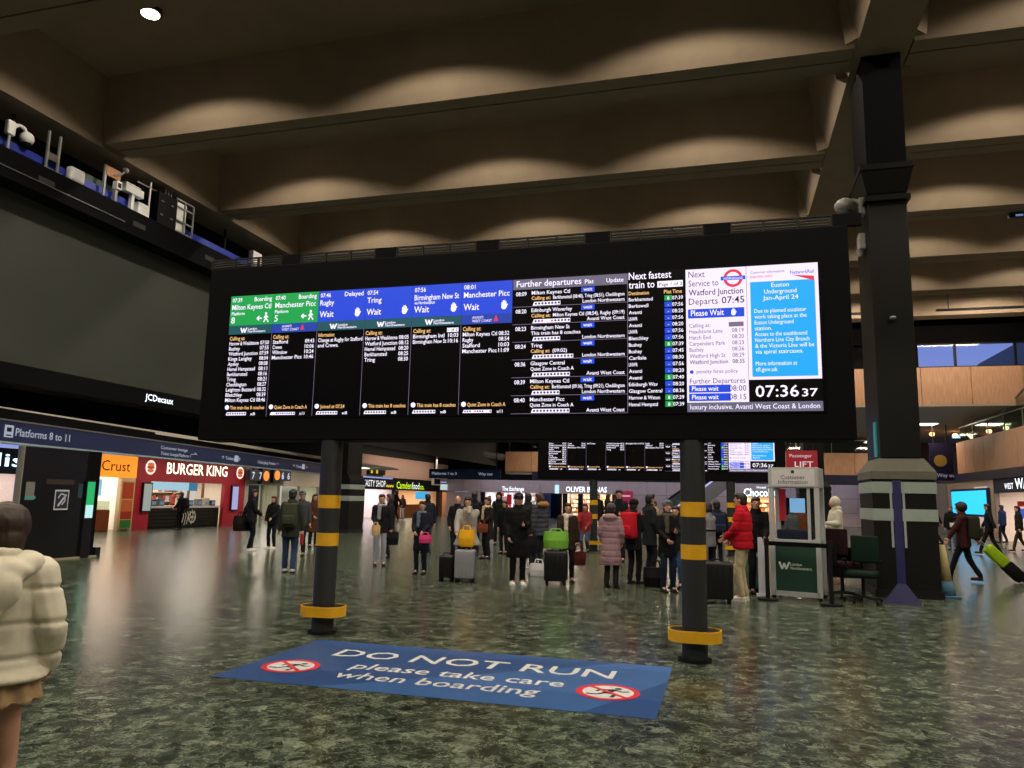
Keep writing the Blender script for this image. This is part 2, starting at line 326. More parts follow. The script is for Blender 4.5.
for i, x_ in enumerate((9.5, 11.0, 12.4)):
    r_ = root('bar_table', (x_, 61.2, 3.75), 0, ('dark bar table on mezzanine nearest the black column', 'dark bar table in the middle of the mezzanine', 'dark bar table at right end of the mezzanine')[i], 'table')
    MB().cyl((0, 0, .98), (0, 0, 1.03), .5, n=14).build('table_top', hm('3a2a20'), r_); MB().cyl((0, 0, 0), (0, 0, .98), .05).build('leg', BLACK, r_); MB().cyl((0, 0, 0), (0, 0, .03), .3).build('foot', BLACK, r_)
# ------------------------------------------------------------------ downlight fittings
i = 0
for (u, v) in DOWN:
    if v < 4 or v > 38 or u > 12: continue
    i += 1
    r_ = root('downlight', (u, v, ZS), 0, 'round recessed downlight in concrete ceiling coffer' if abs(v-12.5) > .6 or u > -11 else 'bright round downlight high at upper left of concrete ceiling', 'light', 'downlights in the ceiling coffers')
    MB().cyl((0, 0, -.10), (0, 0, 0), .24, n=20).build('housing', BLACK, r_)
    MB().cyl((0, 0, -.115), (0, 0, -.10), .19, n=20).build('lens', em('fff4d8', 14), r_)
# ================================================================== COLUMNS
COLM = mat('black_column_stone', hexc('0f100e'), .5, scale=2, var=.25, spec=.2); LEDGE = mat('column_ledge_stone', hexc('5c5b50'), .7)
BAND = mat('pale_band', hexc('8c9a92'), .5)
def big_column(u, v, label, detail=True):
    global LEDGE, BAND
    LD = LEDGE if detail is True else COLM; BN = BAND if detail else COLM
    r_ = root('column', (u, v, 0), 0, label, 'column', 'square black columns')
    MB().box(-.52, .52, -.02, 1.36, 0, 2.08).build('plinth', COLM, r_, bevel=.02)
    MB().box(-.55, .55, -.05, 1.39, 0, .14).build('skirting', BLACK, r_)
    MB().box(-.54, .54, -.04, 1.38, 2.08, 2.22).box(-.54, .54, -.04, 1.38, 2.22, 2.46, .17, .10).build('plinth_cap', LD, r_)
    for z0, z1 in ((1.34, 1.55), (1.83, 2.03)):
        MB().box(-.53, .53, -.03, 1.37, z0, z1).build('band', BN, r_)
    MB().box(-.34, .34, .04, 1.38, 2.46, 7.35).build('shaft', COLM, r_, bevel=.02)
    MB().box(-.40, .40, -.02, 1.44, 7.35, 7.45).box(-.34, .34, .04, 1.38, 7.45, 7.55).add(
        [(-.35, .03, 7.5), (.35, .03, 7.5), (.35, 1.39, 7.5), (-.35, 1.39, 7.5), (-.46, -.08, 7.95), (.46, -.08, 7.95), (.46, 1.5, 7.95), (-.46, 1.5, 7.95)],
        [(3, 2, 1, 0), (4, 5, 6, 7), (0, 1, 5, 4), (1, 2, 6, 5), (2, 3, 7, 6), (3, 0, 4, 7)]).box(-.47, .47, -.09, 1.51, 7.95, 8.06).build('collar', COLM, r_)
    MB().box(-.33, .37, .02, 1.4, 8.06, ZB-.05).build('upper_shaft', MATT, r_)
    return r_
c1 = big_column(3.08, 15.14, 'tall black square column with pale bands beside the departure board')
MB().box(-.365, -.34, .3, .5, 2.5, 3.15).build('lit_strip', em('2a9a90', .35), c1)
MB().ell((-.02, 0, 5.05), .06, .08, .04).build('fixing', STEEL, c1, smooth=True)
big_column(3.08, 29.2, 'farther black square column behind the customer information booth', False)
big_column(-15.75, 29.3, 'black square column with pale bands behind left board post', 2)
# ================================================================== MAIN DEPARTURE BOARD
BV = 8.15; BU = -2.59
bd = root('departure_board', (BU, BV, 0), 0, 'large near black departure board with bright screens on two yellow banded posts', 'board', 'departure boards')
U0, U1, Z0, Z1 = -3.80, 3.86, 2.24, 4.46
MB().box(U0, U1, 0, .42, Z0, Z1).build('cabinet', MATT, bd, bevel=.012)
FY = -.012    # screen plane
SX0, SX1, SZ0, SZ1 = -3.45, 3.57, 2.53, 4.075
MB().box(SX0-.02, SX1+.02, -.006, .0, SZ0-.02, SZ1+.02).build('screen', mat('screen_black', (.003, .003, .004), .25), bd)
def lx(px): return on(px, 340, 1, BV).x-BU
def lz(px, py): return on(px, py, 1, BV).z
WTX, ORX = em('f4ecff', 1.25), em('ffc47a', 1.1)
EG, EB, ETL, EAV, EGR = em('00ac4e', .9, True), em('1548e4', .92, True), em('0f5a66', .8, True), em('1640b0', .9), em('75718a', .8)
EWH, ECY, EDK, EBL = em('f3e4ff', 1.15, True), em('15a3ec', 1.15, True), em('6a5a80', .6), em('1548e0', 1.0)
ERED, EPINK = em('f0304a', 1.0), em('f07098', 1.0)
tx = {}
def layer(nm, m, off):
    if nm not in tx: tx[nm] = (MB(), m, off)
    return tx[nm]
def T(lay, s, x, z, size, align='L', width=None, bold=True):
    b, m, off = lay; b.text(s, (x, FY-off, z), XA, ZA, size, align, width, bold)
def Q(nm, m, x0, x1, z0, z1, off=.0015):
    b = MB(); b.quadp((0, FY-off, 0), XA, ZA, x0, x1, z0, z1); return b.build(nm, m, bd)
white, orange = layer('white_lettering', WTX, .004), layer('amber_lettering', ORX, .004)
teal, dark, redl, cyl_ = layer('grey_lettering', em('8a7a98', .8), .004), layer('dark_lettering', em('3a2a55', .35), .004), layer('red_marks', ERED, .004), layer('blue_marks', EBL, .004)
def walker(x, z, s):
    b = white[0]; o = (x, FY-.004, z)
    b.disc((x+.0*s, FY-.004, z+.88*s), XA, ZA, .13*s, 12)
    b.stroke(o, XA, ZA, [(0, .72*s), (0, .40*s)], .22*s); b.stroke(o, XA, ZA, [(0, .42*s), (-.22*s, .0)], .12*s); b.stroke(o, XA, ZA, [(0, .42*s), (.16*s, .22*s), (.30*s, 0)], .12*s)
    b.stroke(o, XA, ZA, [(0, .68*s), (-.24*s, .42*s)], .09*s); b.stroke(o, XA, ZA, [(0, .68*s), (.28*s, .48*s)], .09*s)
    b.stroke(o, XA, ZA, [(-.45*s, .42*s), (-1.0*s, .42*s)], .12*s); b.stroke(o, XA, ZA, [(-.75*s, .64*s), (-1.02*s, .42*s), (-.75*s, .20*s)], .12*s)
def hand(x, z, s):
    b = white[0]; o = (x, FY-.004, z)
    b.disc((x, FY-.004, z+.32*s), XA, ZA, .30*s, 14, .32*s)
    for i, h in enumerate((.80, .98, 1.0, .86)): b.stroke(o, XA, ZA, [(-.21*s+i*.14*s, .35*s), (-.21*s+i*.14*s, h*s)], .115*s)
    b.stroke(o, XA, ZA, [(.18*s, .25*s), (.40*s, .58*s)], .12*s)
def wlogo(x, z, s):
    b = white[0]; o = (x, FY-.004, z)
    b.stroke(o, XA, ZA, [(0, .9*s), (.35*s, 0), (.62*s, .8*s), (.85*s, 0), (1.25*s, .9*s)], .24*s)
    b.text('London', (x+1.5*s, FY-.004, z+.45*s), XA, ZA, .62*s, 'L', None, True); b.text('Northwestern', (x+1.5*s, FY-.004, z-.02*s), XA, ZA, .62*s, 'L', None, True)
def avanti(x, z, s):
    b = white[0]; b.text('AVANTI', (x, FY-.004, z+.55*s), XA, ZA, .62*s, 'L', 1.9*s); b.text('WEST COAST', (x, FY-.004, z-.05*s), XA, ZA, .62*s, 'L', 3.4*s)
    redl[0].poly([(x+3.7*s, FY-.004, z), (x+4.5*s, FY-.004, z), (x+4.1*s, FY-.004, z+1.1*s)])
def train(x, z, n, s, cols=None):
    b = white[0]; L = n*s*1.0
    b.quadp((x, FY-.004, z), XA, ZA, 0, L, 0, s*1.15); b.poly([(x, FY-.004, z), (x, FY-.004, z+s*1.15), (x-s*.45, FY-.004, z)])
    for i in range(n):
        c = (cols or 'd'*n)[i]
        q = {'d': dark, 'r': redl, 'b': cyl_, 'w': None}[c]
        if q: q[0].quadp((x+i*s, FY-.006, z), XA, ZA, .25*s, .85*s, .3*s, .9*s)
cb = [lx(p) for p in (228, 272, 317, 364, 411.5, 461, 512)]; cb[0] = SX0
HB, SB = 3.69, 3.575
heads = [('green', '07:39', 'Boarding', 'Milton Keynes Ctl', '8', 'L'), ('green', '07:40', 'Boarding', 'Manchester Picc', '5', 'A'), ('blue', '07:46', 'Delayed', 'Rugby', None, 'L'),
         ('blue', '07:54', '', 'Tring', None, 'L'), ('blue', '07:56', '', 'Birmingham New St', None, 'L'), ('blue', '08:01', '', 'Manchester Picc', None, 'A')]
calls = [[('Harrow & Wealdstone', '07:50'), ('Bushey', '07:55'), ('Watford Junction', '07:59'), ('Kings Langley', '08:04'), ('Apsley', '08:08'), ('Hemel Hempstead', '08:11'), ('Berkhamsted', '08:16'), ('Tring', '08:21'), ('Cheddington', '08:27'), ('Leighton Buzzard', '08:32'), ('Bletchley', '08:39'), ('Milton Keynes Ctl', '08:46')],
         [('Stafford', '09:43'), ('Crewe', '10:06'), ('Wilmslow', '10:24'), ('Manchester Picc', '10:46')], [('Change at Rugby for Stafford', ''), ('and Crewe.', '')],
         [('Harrow & Wealdstone', '08:05'), ('Watford Junction', '08:12'), ('Hemel Hempstead', '08:20'), ('Berkhamsted', '08:25'), ('Tring', '08:30')],
         [('Birmingham Intl', '10:03'), ('Birmingham New St', '10:16')], [('Milton Keynes Ctl', '08:32'), ('Rugby', '08:54'), ('Stafford', '10:03'), ('Manchester Picc', '11:09')]]
foot = [('This train has 8 coaches', 8, None, 'x8'), ('Quiet Zone in Coach A', 11, 'wwdbrdbbddb', 'x11'), ('Joined at 07:24', 8, None, 'x8'), ('This train has 8 coaches', 8, None, 'x8'), ('This train has 8 coaches', 8, None, 'x8'), ('Quiet Zone in Coach A', 11, 'bddwrdddwwd', 'x11')]
for i in range(6):
    x0, x1 = cb[i], cb[i+1]; w = x1-x0; c, t, st, dst, pl, op = heads[i]; a = x0+.025
    Q('header_panel', EG if c == 'green' else EB, x0, x1-.002, HB, SZ1); Q('operator_strip', ETL if op == 'L' else EAV, x0, x1-.002, SB, HB)
    T(white, t, a, 3.995, .075, width=.14)
    if st: T(white, st, x1-.03, 3.995, .08, 'R', width=.25)
    T(white, dst, a, 3.895, .095, width=min(w-.06, .036*len(dst)*1.05))
    if i == 4: T(white, 'via Northampton', a, 3.845, .055, width=.26)
    if pl:
        T(white, 'Platform', a, 3.825, .06, width=.19); T(white, pl, a, 3.72, .115)
        walker(x1-.10, 3.72, .125)
    else:
        T(white, 'Wait', a, 3.745, .11, width=.19); hand(x1-.10, 3.735, .11)
    if op == 'L': wlogo(x0+w*.28, 3.595, .07)
    else: avanti(x0+w*.22, 3.60, .07)
    T(orange, 'Information:' if i == 2 else 'Calling at:', a, 3.50, .068, width=.22)
    if i == 4:
        white[0].quadp((0, FY-.004, 0), XA, ZA, x1-.17, x1-.03, 3.495, 3.545); dark[0].text('1 of 2', (x1-.16, FY-.006, 3.505), XA, ZA, .05, 'L', .12, True)
    for j, (s, tm) in enumerate(calls[i]):
        z = 3.435-j*.0655; b_ = j == len(calls[i])-1
        T(white, s, a, z, .067, width=min(w-.2 if tm else w-.04, .0262*len(s)*(1.06 if b_ else 1)), bold=True)
        if tm: T(white, tm, x1-.03, z, .067, 'R', width=.125)
    f, n_, cc, xx = foot[i]
    white[0].disc((a+.035, FY-.004, 2.645), XA, ZA, .03, 12); T(orange, f, a+.08, 2.62, .062, width=min(w-.14, .0215*len(f)))
    train(a+.04, 2.545, n_, .034 if n_ == 8 else .030, cc); T(white, xx, a+.10+n_*(.034 if n_ == 8 else .030), 2.545, .05, width=.07)
    if i: teal[0].quadp((0, FY-.002, 0), XA, ZA, x0-.004, x0+.001, SZ0, SB)
# further departures
x0, x1 = lx(512.5), lx(627.5)
Q('list_header', EGR, x0, x1, 3.955, SZ1)
T(white, 'Further departures', x0+.04, 3.985, .105, width=.75); T(white, 'Plat', x0+.83, 3.985, .07, width=.10); T(white, 'Update', x1-.04, 3.985, .07, 'R', width=.19)
fd = [('08:09', 'Milton Keynes Ctl', ('Calling at:', 'Berkhamsted (08:40), Tring (08:51), Cheddington'), 'London Northwestern', 8), ('08:20', 'Edinburgh Waverley', ('Calling at:', 'Milton Keynes Ctl (08:54), Rugby (09:19)'), 'Avanti West Coast', 11),
      ('08:23', 'Birmingham New St', ('', 'This train has 8 coaches'), 'London Northwestern', 8), ('08:24', 'Tring', ('Calling at:', '(09:02)'), 'London Northwestern', 12),
      ('08:36', 'Glasgow Central', ('', 'Quiet Zone in Coach A'), 'Avanti West Coast', 11), ('08:39', 'Milton Keynes Ctl', ('Calling at:', 'Berkhamsted (09:16), Tring (09:21), Cheddington'), 'London Northwestern', 8), ('08:40', 'Manchester Picc', ('', 'Quiet Zone in Coach A'), 'Avanti West Coast', 11)]
rh = (3.955-2.53)/7
for i, (t, d, (c, s), op, n_) in enumerate(fd):
    zt = 3.955-i*rh
    T(white, t, x0+.035, zt-.075, .068, width=.125); T(white, d, x0+.22, zt-.065, .062, width=.026*len(d))
    b = Q('wait_box', EBL, x0+.79, x0+.94, zt-.066, zt-.008); T(white, 'wait', x0+.865, zt-.052, .055, 'C', width=.10)
    xs = x0+.22
    if c: T(orange, c, xs, zt-.127, .058, width=.22); xs += .25
    T(white, s, xs, zt-.127, .058, width=min(x1-.03-xs, .0235*len(s)))
    train(x0+.25, zt-.195, n_, .038, 'dbrwwrddddd' if i == 1 else None)
    T(white, op, x1-.03, zt-.188, .058, 'R', width=.0245*len(op))
    teal[0].quadp((0, FY-.002, 0), XA, ZA, x0, x1, zt-rh-.002, zt-rh+.003)
teal[0].quadp((0, FY-.002, 0), XA, ZA, x1, x1+.005, SZ0, SZ1)
# next fastest
x0 = lx(629); x1 = lx(685.5)
T(white, 'Next fastest', x0, 4.0, .115, width=.46); T(white, 'train to', x0, 3.90, .115, width=.28)
white[0].quadp((0, FY-.004, 0), XA, ZA, x0+.31, x1-.02, 3.895, 3.965); dark[0].text('Page 1 of 3', (x0+.33, FY-.006, 3.91), XA, ZA, .055, 'L', .24, True)
T(orange, 'Destination', x0, 3.825, .058, width=.22); T(orange, 'Plat', x0+.38, 3.825, .058, width=.08); T(orange, 'Time', x1-.03, 3.825, .058, 'R', width=.10)
nf = [('Berkhamsted', '8', '07:39'), ('Berkswell', '', '07:56'), ('Avanti', '', '08:20'), ('LNWR', '', '07:56'), ('Avanti', '', '08:20'), ('LNWR', '', '07:56'), ('Bletchley', '', '07:56'), ('Bushey', '8', '07:39'), ('Bushey', '', '07:45'), ('Carlisle', '', '08:30'), ('LNWR', '', '07:56'), ('Avanti', '', '08:20'), ('Avanti', '5', '07:40'), ('Edinburgh Wav', '', '08:20'), ('Glasgow Central', '', '08:36'), ('Harrow & Wston', '8', '07:39'), ('Hemel Hempstd', '8', '07:39')]
for i, (d, pl, t) in enumerate(nf):
    z = 3.755-i*.0722
    T(white, d, x0, z, .056, width=.0235*len(d)); T(white, t, x1-.02, z, .056, 'R', width=.115)
    Q('platform_box', EG if pl else EBL, x0+.385, x0+.465, z-.010, z+.050); T(white, pl or '-', x0+.425, z, .05, 'C')
# white service panel
x0, xm, x1 = lx(686.5), lx(748), lx(820.5)
Q('service_panel', EWH, x0, xm-.004, 2.63, SZ1); Q('notice_panel', EWH, xm, x1, 2.86, SZ1); Q('clock_panel', mat('clock_black', (.004, .004, .005), .3), xm, x1, 2.63, 2.855)
Q('ticker_strip', EGR, x0, x1, SZ0, 2.63)
grt = teal
T(dark, 'Next', x0+.03, 3.985, .10, width=.17, bold=False); T(dark, 'Service to', x0+.03, 3.885, .10, width=.31, bold=False); T(dark, 'Watford Junction', x0+.03, 3.785, .095, width=.56); T(dark, 'Departs', x0+.03, 3.685, .10, width=.30, bold=False); T(dark, '07:45', x0+.37, 3.685, .105, width=.23)
rx_ = x0+.49
redl[0].disc((rx_, FY-.004, 3.955), XA, ZA, .098, 28, r_in=.068); cyl_[0].quadp((rx_, FY-.006, 3.955), XA, ZA, -.125, .125, -.02, .022)
white[0].text('UNDERGROUND', (rx_, FY-.008, 3.942), XA, ZA, .032, 'C', .20, True)
Q('wait_bar', EBL, x0+.02, xm-.03, 3.535, 3.635, .003); T((white[0], white[1], .006), 'Please Wait', x0+.05, 3.56, .09, width=.34); hand(xm-.14, 3.55, .075)
T(grt, 'Calling at:', x0+.03, 3.435, .06, width=.22); grt[0].quadp((0, FY-.004, 0), XA, ZA, xm-.19, xm-.04, 3.43, 3.48)
for j, (s, t) in enumerate((('Headstone Lane', '08:19'), ('Hatch End', '08:20'), ('Carpenders Park', '08:23'), ('Bushey', '08:26'), ('Watford High St', '08:29'), ('Watford Junction', '08:35'))):
    T(grt if j < 5 else dark, s, x0+.03, 3.37-j*.066, .062, width=.0245*len(s)); T(grt if j < 5 else dark, t, xm-.04, 3.37-j*.066, .062, 'R', width=.12)
cyl_[0].disc((x0+.05, FY-.004, 2.955), XA, ZA, .02, 12); T(grt, 'penalty fares policy', x0+.10, 2.94, .055, width=.42)
T(dark, 'Further Departures', x0+.03, 2.83, .08, width=.56, bold=False)
for z, t in ((2.735, '08:00'), (2.645, '08:15')):
    Q('wait_bar', EBL, x0+.02, x0+.44, z, z+.08, .003); T((white[0], white[1], .006), 'Please wait', x0+.05, z+.018, .07, width=.27); T(dark, t, xm-.03, z+.012, .085, 'R', width=.17, bold=False)
# notice
Q('notice', ECY, xm+.035, x1-.035, 2.89, 3.90, .003); wl2 = (white[0], white[1], .006)
T(grt, 'Customer information', xm+.04, 3.99, .04, width=.34); T(redl, 'Important notice', xm+.04, 3.945, .04, width=.22)
T(cyl_, 'NetworkRail', x1-.04, 3.965, .055, 'R', width=.23); redl[0].poly([(x1-.25, FY-.004, 3.955), (x1-.04, FY-.004, 3.935), (x1-.04, FY-.004, 3.885)]); 
xc = (xm+x1)/2
for j, s in enumerate(('Euston', 'Underground', 'Jan-April 24')): T(wl2, s, xc-.02, 3.835-j*.068, .068, 'C', width=.029*len(s), bold=False)
for j, s in enumerate(('Due to planned escalator', 'work taking place at the', 'Euston Underground', 'station.', 'Access to the southbound', 'Northern Line City Branch', '& the Victoria Line will be', 'via spiral staircases.', '', 'More information at', 'tfl.gov.uk')):
    if s: T(wl2, s, xm+.07, 3.565-j*.062, .062, width=.0212*len(s), bold=False)
T((white[0], white[1], .004), '07:36', xm+.06, 2.68, .17, width=.42); T(white, '37', xm+.51, 2.68, .115, width=.15)
T(white, 'luxury inclusive. Avanti West Coast & London', x0+.03, 2.558, .075, width=x1-x0-.06, bold=False)
for nm, (b, m, off) in tx.items(): tag(b.build(nm, m, bd), kind='stuff')
# ventilated rail on the top of the cabinet
MB().box(U0, U1, .04, .10, Z1, Z1+.015).build('top_rail', BLACK, bd)
for i in range(6):
    a = U0+i*1.3; b = a+1.02
    for q in range(4): MB().box(a+q*.34-.012, a+q*.34+.012, .02, .05, Z1, Z1+.12).build('vent_post', BLACK, bd)
    for z in (.03, .06, .09): MB().box(a, b, .03, .045, Z1+z, Z1+z+.008).build('vent_slat', hm('4a4a48', .5), bd)
    MB().box(b, a+1.3, .02, .08, Z1, Z1+.13).build('vent_block', MATT, bd)
    MB().box(a, b, .02, .05, Z1+.115, Z1+.13).build('vent_cap', BLACK, bd)
# posts
for pu, bz in ((-4.56-BU, ((1.0, 1.149), (1.437, 1.589))), (-0.33-BU, ((1.014, 1.164), (1.446, 1.598)))):
    p = MB().cyl((pu, .12, 0), (pu, .12, Z0), .128, n=28).build('post', PILLAR, bd, smooth=False)
    for z0, z1 in bz: MB().cyl((pu, .12, z0), (pu, .12, z1), .1305, n=28).build('yellow_band', YEL, p)
    MB().cyl((pu, .12, 0), (pu, .12, .03), .17, n=28).build('foot_ring', BLACK, p)
    # stadium-shaped collision guard
    n_ = 40; ro = []; ri = []
    for t in range(n_):
        a = 2*pi*t/n_; cx_ = .10 if cos(a) > 0 else -.10
        ro.append((pu+cx_+.17*cos(a), .12+.19*sin(a))); ri.append((pu+cx_+.155*cos(a), .12+.175*sin(a)))
    def ring(z0, z1, o_, i_):
        m_ = MB(); vs = [(x, y, z0) for x, y in o_]+[(x, y, z1) for x, y in o_]+[(x, y, z0) for x, y in i_]+[(x, y, z1) for x, y in i_]; fs = []
        for t in range(n_):
            u_ = (t+1) % n_; fs += [(t, u_, n_+u_, n_+t), (2*n_+u_, 2*n_+t, 3*n_+t, 3*n_+u_), (n_+t, n_+u_, 3*n_+u_, 3*n_+t), (2*n_+t, 2*n_+u_, u_, t)]
        return m_.add(vs, fs)
    ring(.20, .315, ro, ri).build('collision_guard', YEL, p)
    MB().add([(x, y, .225) for x, y in ri]+[(x, y, .305) for x, y in ri], [tuple(range(n_, 2*n_))]).build('guard_infill', BLACK, p)
# second board farther down the hall
b2 = copy_tree(bd); b2.location = (-2.1, 24.3, 0); b2['label'] = 'second smaller-looking departure board farther down hall beneath near board'
# ================================================================== FLOOR STICKER
st = root('floor_sticker', (-2.45, 6.94, 0), 0, 'blue floor sticker telling people not to run, between the board posts', 'floor sticker')
SW, SH = 1.92, .93
MB().box(-SW, SW, -SH, SH, 0.001, .003).build('sheet', mat('sticker_blue', hexc('2d4f86'), .35, scale=3), st)
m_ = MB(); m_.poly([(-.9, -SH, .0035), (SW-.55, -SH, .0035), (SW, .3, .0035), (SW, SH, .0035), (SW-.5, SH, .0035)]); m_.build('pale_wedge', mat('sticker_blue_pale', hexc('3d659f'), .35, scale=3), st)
def sp(px, py): p = gr(px, py); return p.x+2.45, p.y-6.94
STW = mat('sticker_white', (.72, .73, .72), .4); STR = mat('sticker_red', hexc('d8323f'), .4); STK = mat('sticker_black', (.02, .02, .025), .5)
(ax_, ay_), (bx_, by_) = sp(330, 656), sp(612, 680); (cx2, cy2), (dx2, dy2) = sp(333, 676), sp(560, 690)
for (t_, x_, y_, sz_, w_) in (('DO NOT RUN', ax_, ay_+.02, .46, bx_-ax_), ('please take care', cx2, -.22, .34, dx2-cx2), ('when boarding', cx2, -.58, .34, (dx2-cx2)*.93)):
    tag(MB().text(t_, (x_, y_, .0045), XA, YA, sz_, 'L', w_, True).build('lettering', STW, st), kind='stuff')
for (px, py) in ((291, 666.5), (608, 692.5)):
    x, y = sp(px, py); R_ = .27; rr, rk = MB(), MB(); o = (x, y, .0049)
    g_ = MB().disc((x, y, .0042), XA, YA, R_*.95, 30).build('roundel', STW, st)
    rr.disc((x, y, .0052), XA, YA, R_, 30, r_in=R_*.8); rr.stroke((x, y, .0056), XA, YA, [(-.19, .17), (.19, -.17)], .04)
    rk.disc((x+.07, y+.13, .0049), XA, YA, .032, 12); rk.stroke(o, XA, YA, [(.05, .09), (-.02, -.03)], .06)
    rk.stroke(o, XA, YA, [(-.02, -.03), (.07, -.06), (.05, -.17)], .035); rk.stroke(o, XA, YA, [(-.02, -.03), (-.08, -.10), (-.17, -.10)], .035)
    rk.stroke(o, XA, YA, [(.05, .08), (.12, .03), (.17, .06)], .028); rk.stroke(o, XA, YA, [(.04, .08), (-.07, .07), (-.10, .0)], .028)
    rr.build('prohibition_ring', STR, g_); rk.build('running_figure', STK, g_)
#@@PART2
# ================================================================== LEFT SIDE: display wall, gantry, direction sign
led = root('led_display', (-15.9, 2, 0), 0, 'huge switched-off dark advertising display hanging high on left', 'display')
MB().box(-.2, 0, 0, 30, 4.45, 8.44).build('display_face', mat('dark_led_face', hexc('3c403b'), .75, var=.1, scale=.4, spec=.2), led)
MB().box(-.22, .06, -.1, 30.2, 4.0, 4.45).build('lower_frame', MATT, led)
p = on(145, 402, 0, -15.83)
tag(MB().text('JCDecaux', (.065, p.y-2-.0, 4.15), (0, 1, 0), ZA, .26, 'L', 1.15, True).build('lettering', em('e8f4ff', 2.), led), kind='stuff')
gy = root('gantry', (-15.4, 2, 8.53), 0, 'long black overhead gantry beam crowded with cameras at upper left', 'gantry')
MB().box(-.8, 0, -2, 34, 0, .62).build('box_beam', MATT, gy)
MB().box(-.85, .05, -2, 34, -.08, .02).build('lower_flange', MATT, gy)
MB().box(.0, .03, 10, 14, .18, .2).box(0, .03, 19, 25, .18, .2).build('cable', STEEL, gy)
for k in range(9): MB().box(0, .015, 8.3+k*3, 8.75+k*3, .2, .34).build('vent', hm('3a3c3a'), gy)
MB().box(-.46, -.34, 6, 34, .80, .98).build('blue_pipe', mat('blue_pipe', hexc('2438a0'), .5), gy)
for k in range(7): MB().box(-.68, -.62, 7+k*4, 7.06+k*4, .62, 1.82).build('hanger', BLACK, gy)
GU, GV, GZ = -15.45, 2, 8.53
TOPZ = 9.15
def eq(name, label, cat, px, py, grp='equipment on the gantry'):
    q = on(px, py, 0, -15.6); r_ = root(name, (-15.6, q.y, TOPZ), 0, label, cat, grp); return r_, q.z-TOPZ
r_, h = eq('dome_camera', 'white dome camera on curved arm at far left of gantry', 'camera', 10, 130)
MB().box(-.07, .07, -.10, .10, h-.12, h+.22).build('bracket', WHITE, r_, bevel=.03); MB().tube([(0, 0, 0), (0, 0, h)], .03).build('stem', GREYM, r_)
MB().tube([(0, .08, h+.1), (0, .2, h+.22), (0, .34, h+.22), (0, .42, h+.12)], .04, 8).build('arm', WHITE, r_, smooth=True); MB().ell((0, .44, h+.0), .16, .16, .16).build('housing', WHITE, r_, smooth=True); MB().ell((0, .44, h-.07), .12, .12, .13).build('dome', BLACK, r_, smooth=True)
r_, h = eq('ladder_frame', 'pale upright metal ladder frame standing on gantry', 'frame', 47, 155)
for y in (0, .32): MB().box(-.025, .025, y-.025, y+.025, 0, 1.02).build('upright', GREYM, r_)
MB().box(-.02, .02, 0, .32, .32, .5).build('plate', hm('6a605c'), r_); MB().box(-.02, .02, -.05, .45, .02, .1).build('foot', GREYM, r_)
r_, h = eq('antenna_box', 'white rounded antenna box on gantry', 'box', 75, 172); MB().box(-.1, .1, -.2, .25, .06, .42).build('case', WHITE, r_, bevel=.06); MB().box(-.03, .03, -.05, .05, 0, .08).build('foot', GREYM, r_)
r_, h = eq('equipment_shelter', 'dark green panel shelter with orange board on gantry posts', 'shelter', 90, 180)
MB().box(-.25, -.2, -.1, 1.0, 0, .55).build('green_panel', mat('green_panel', hexc('2e4238'), .6), r_)
for y, z in ((.45, .95), (.85, .62)): MB().box(-.03, .03, y-.03, y+.03, 0, z).build('post', GREYM, r_)
MB().box(-.02, .03, .45, .95, .68, .94).build('board', mat('orange_board', hexc('b07848'), .6), r_); MB().tube([(0.02, .7, .75), (.05, .95, .88), (.05, 1.05, 1.0)], .03).build('lamp_arm', GREYM, r_); MB().ell((.05, 1.07, 1.04), .09, .09, .08).build('lamp_head', GREYM, r_, smooth=True)
r_, h = eq('small_camera', 'small square camera on short post beside green shelter', 'camera', 116, 198); MB().box(-.02, .02, -.02, .02, 0, .45).build('post', GREYM, r_); MB().box(-.08, .08, -.09, .09, .42, .65).build('housing', WHITE, r_, bevel=.02); MB().box(.08, .09, -.05, .05, .47, .6).build('lens', BLACK, r_)
r_, h = eq('box_camera', 'long cream box camera on thick post on gantry', 'camera', 131, 205); MB().box(-.05, .05, -.05, .05, 0, .5).build('post', WHITE, r_); MB().box(-.09, .09, -.32, .35, .5, .72).build('housing', WHITE, r_, bevel=.02); MB().box(-.1, .1, -.34, .2, .72, .75).build('sunshield', WHITE, r_)
r_, h = eq('junction_box', 'cream junction box between camera post and antenna mast', 'box', 140, 212); MB().box(-.12, .12, -.2, .2, .02, .36).build('case', WHITE, r_, bevel=.015); MB().box(-.08, .08, -.15, .15, 0, .02).build('foot', GREYM, r_)
r_, h = eq('antenna_mast', 'tall thin antenna mast with crossarm on gantry', 'antenna', 148, 215); MB().cyl((0, 0, 0), (0, 0, 1.14), .025).build('mast', WHITE, r_); MB().cyl((0, -.5, .95), (0, .85, .98), .02).build('crossarm', GREYM, r_)
for y in (.6, .72, .84): MB().cyl((0, y, .8), (0, y, 1.18), .014).build('element', GREYM, r_)
r_, h = eq('amplifier_box', 'black bolted box next to cage on gantry', 'box', 162, 218); MB().box(-.2, .15, -.35, .4, 0, .95).build('case', BLACK, r_)
for y in (-.2, .2):
    for z in (.3, .7): MB().ell((.155, y, z), .02, .06, .025).build('fixing', STEEL, r_, smooth=True)
r_, h = eq('equipment_cage', 'pale metal cage holding a cream cabinet on gantry', 'cage', 180, 230)
for y in (-.35, .02, .4): MB().box(.08, .12, y-.02, y+.02, 0, 1.05).build('bar', GREYM, r_)
for z in (.05, .38, .8, 1.02): MB().box(.08, .12, -.37, .42, z, z+.04).build('rail', GREYM, r_)
MB().box(-.15, .05, -.3, .15, .03, .98).build('cabinet', WHITE, r_)
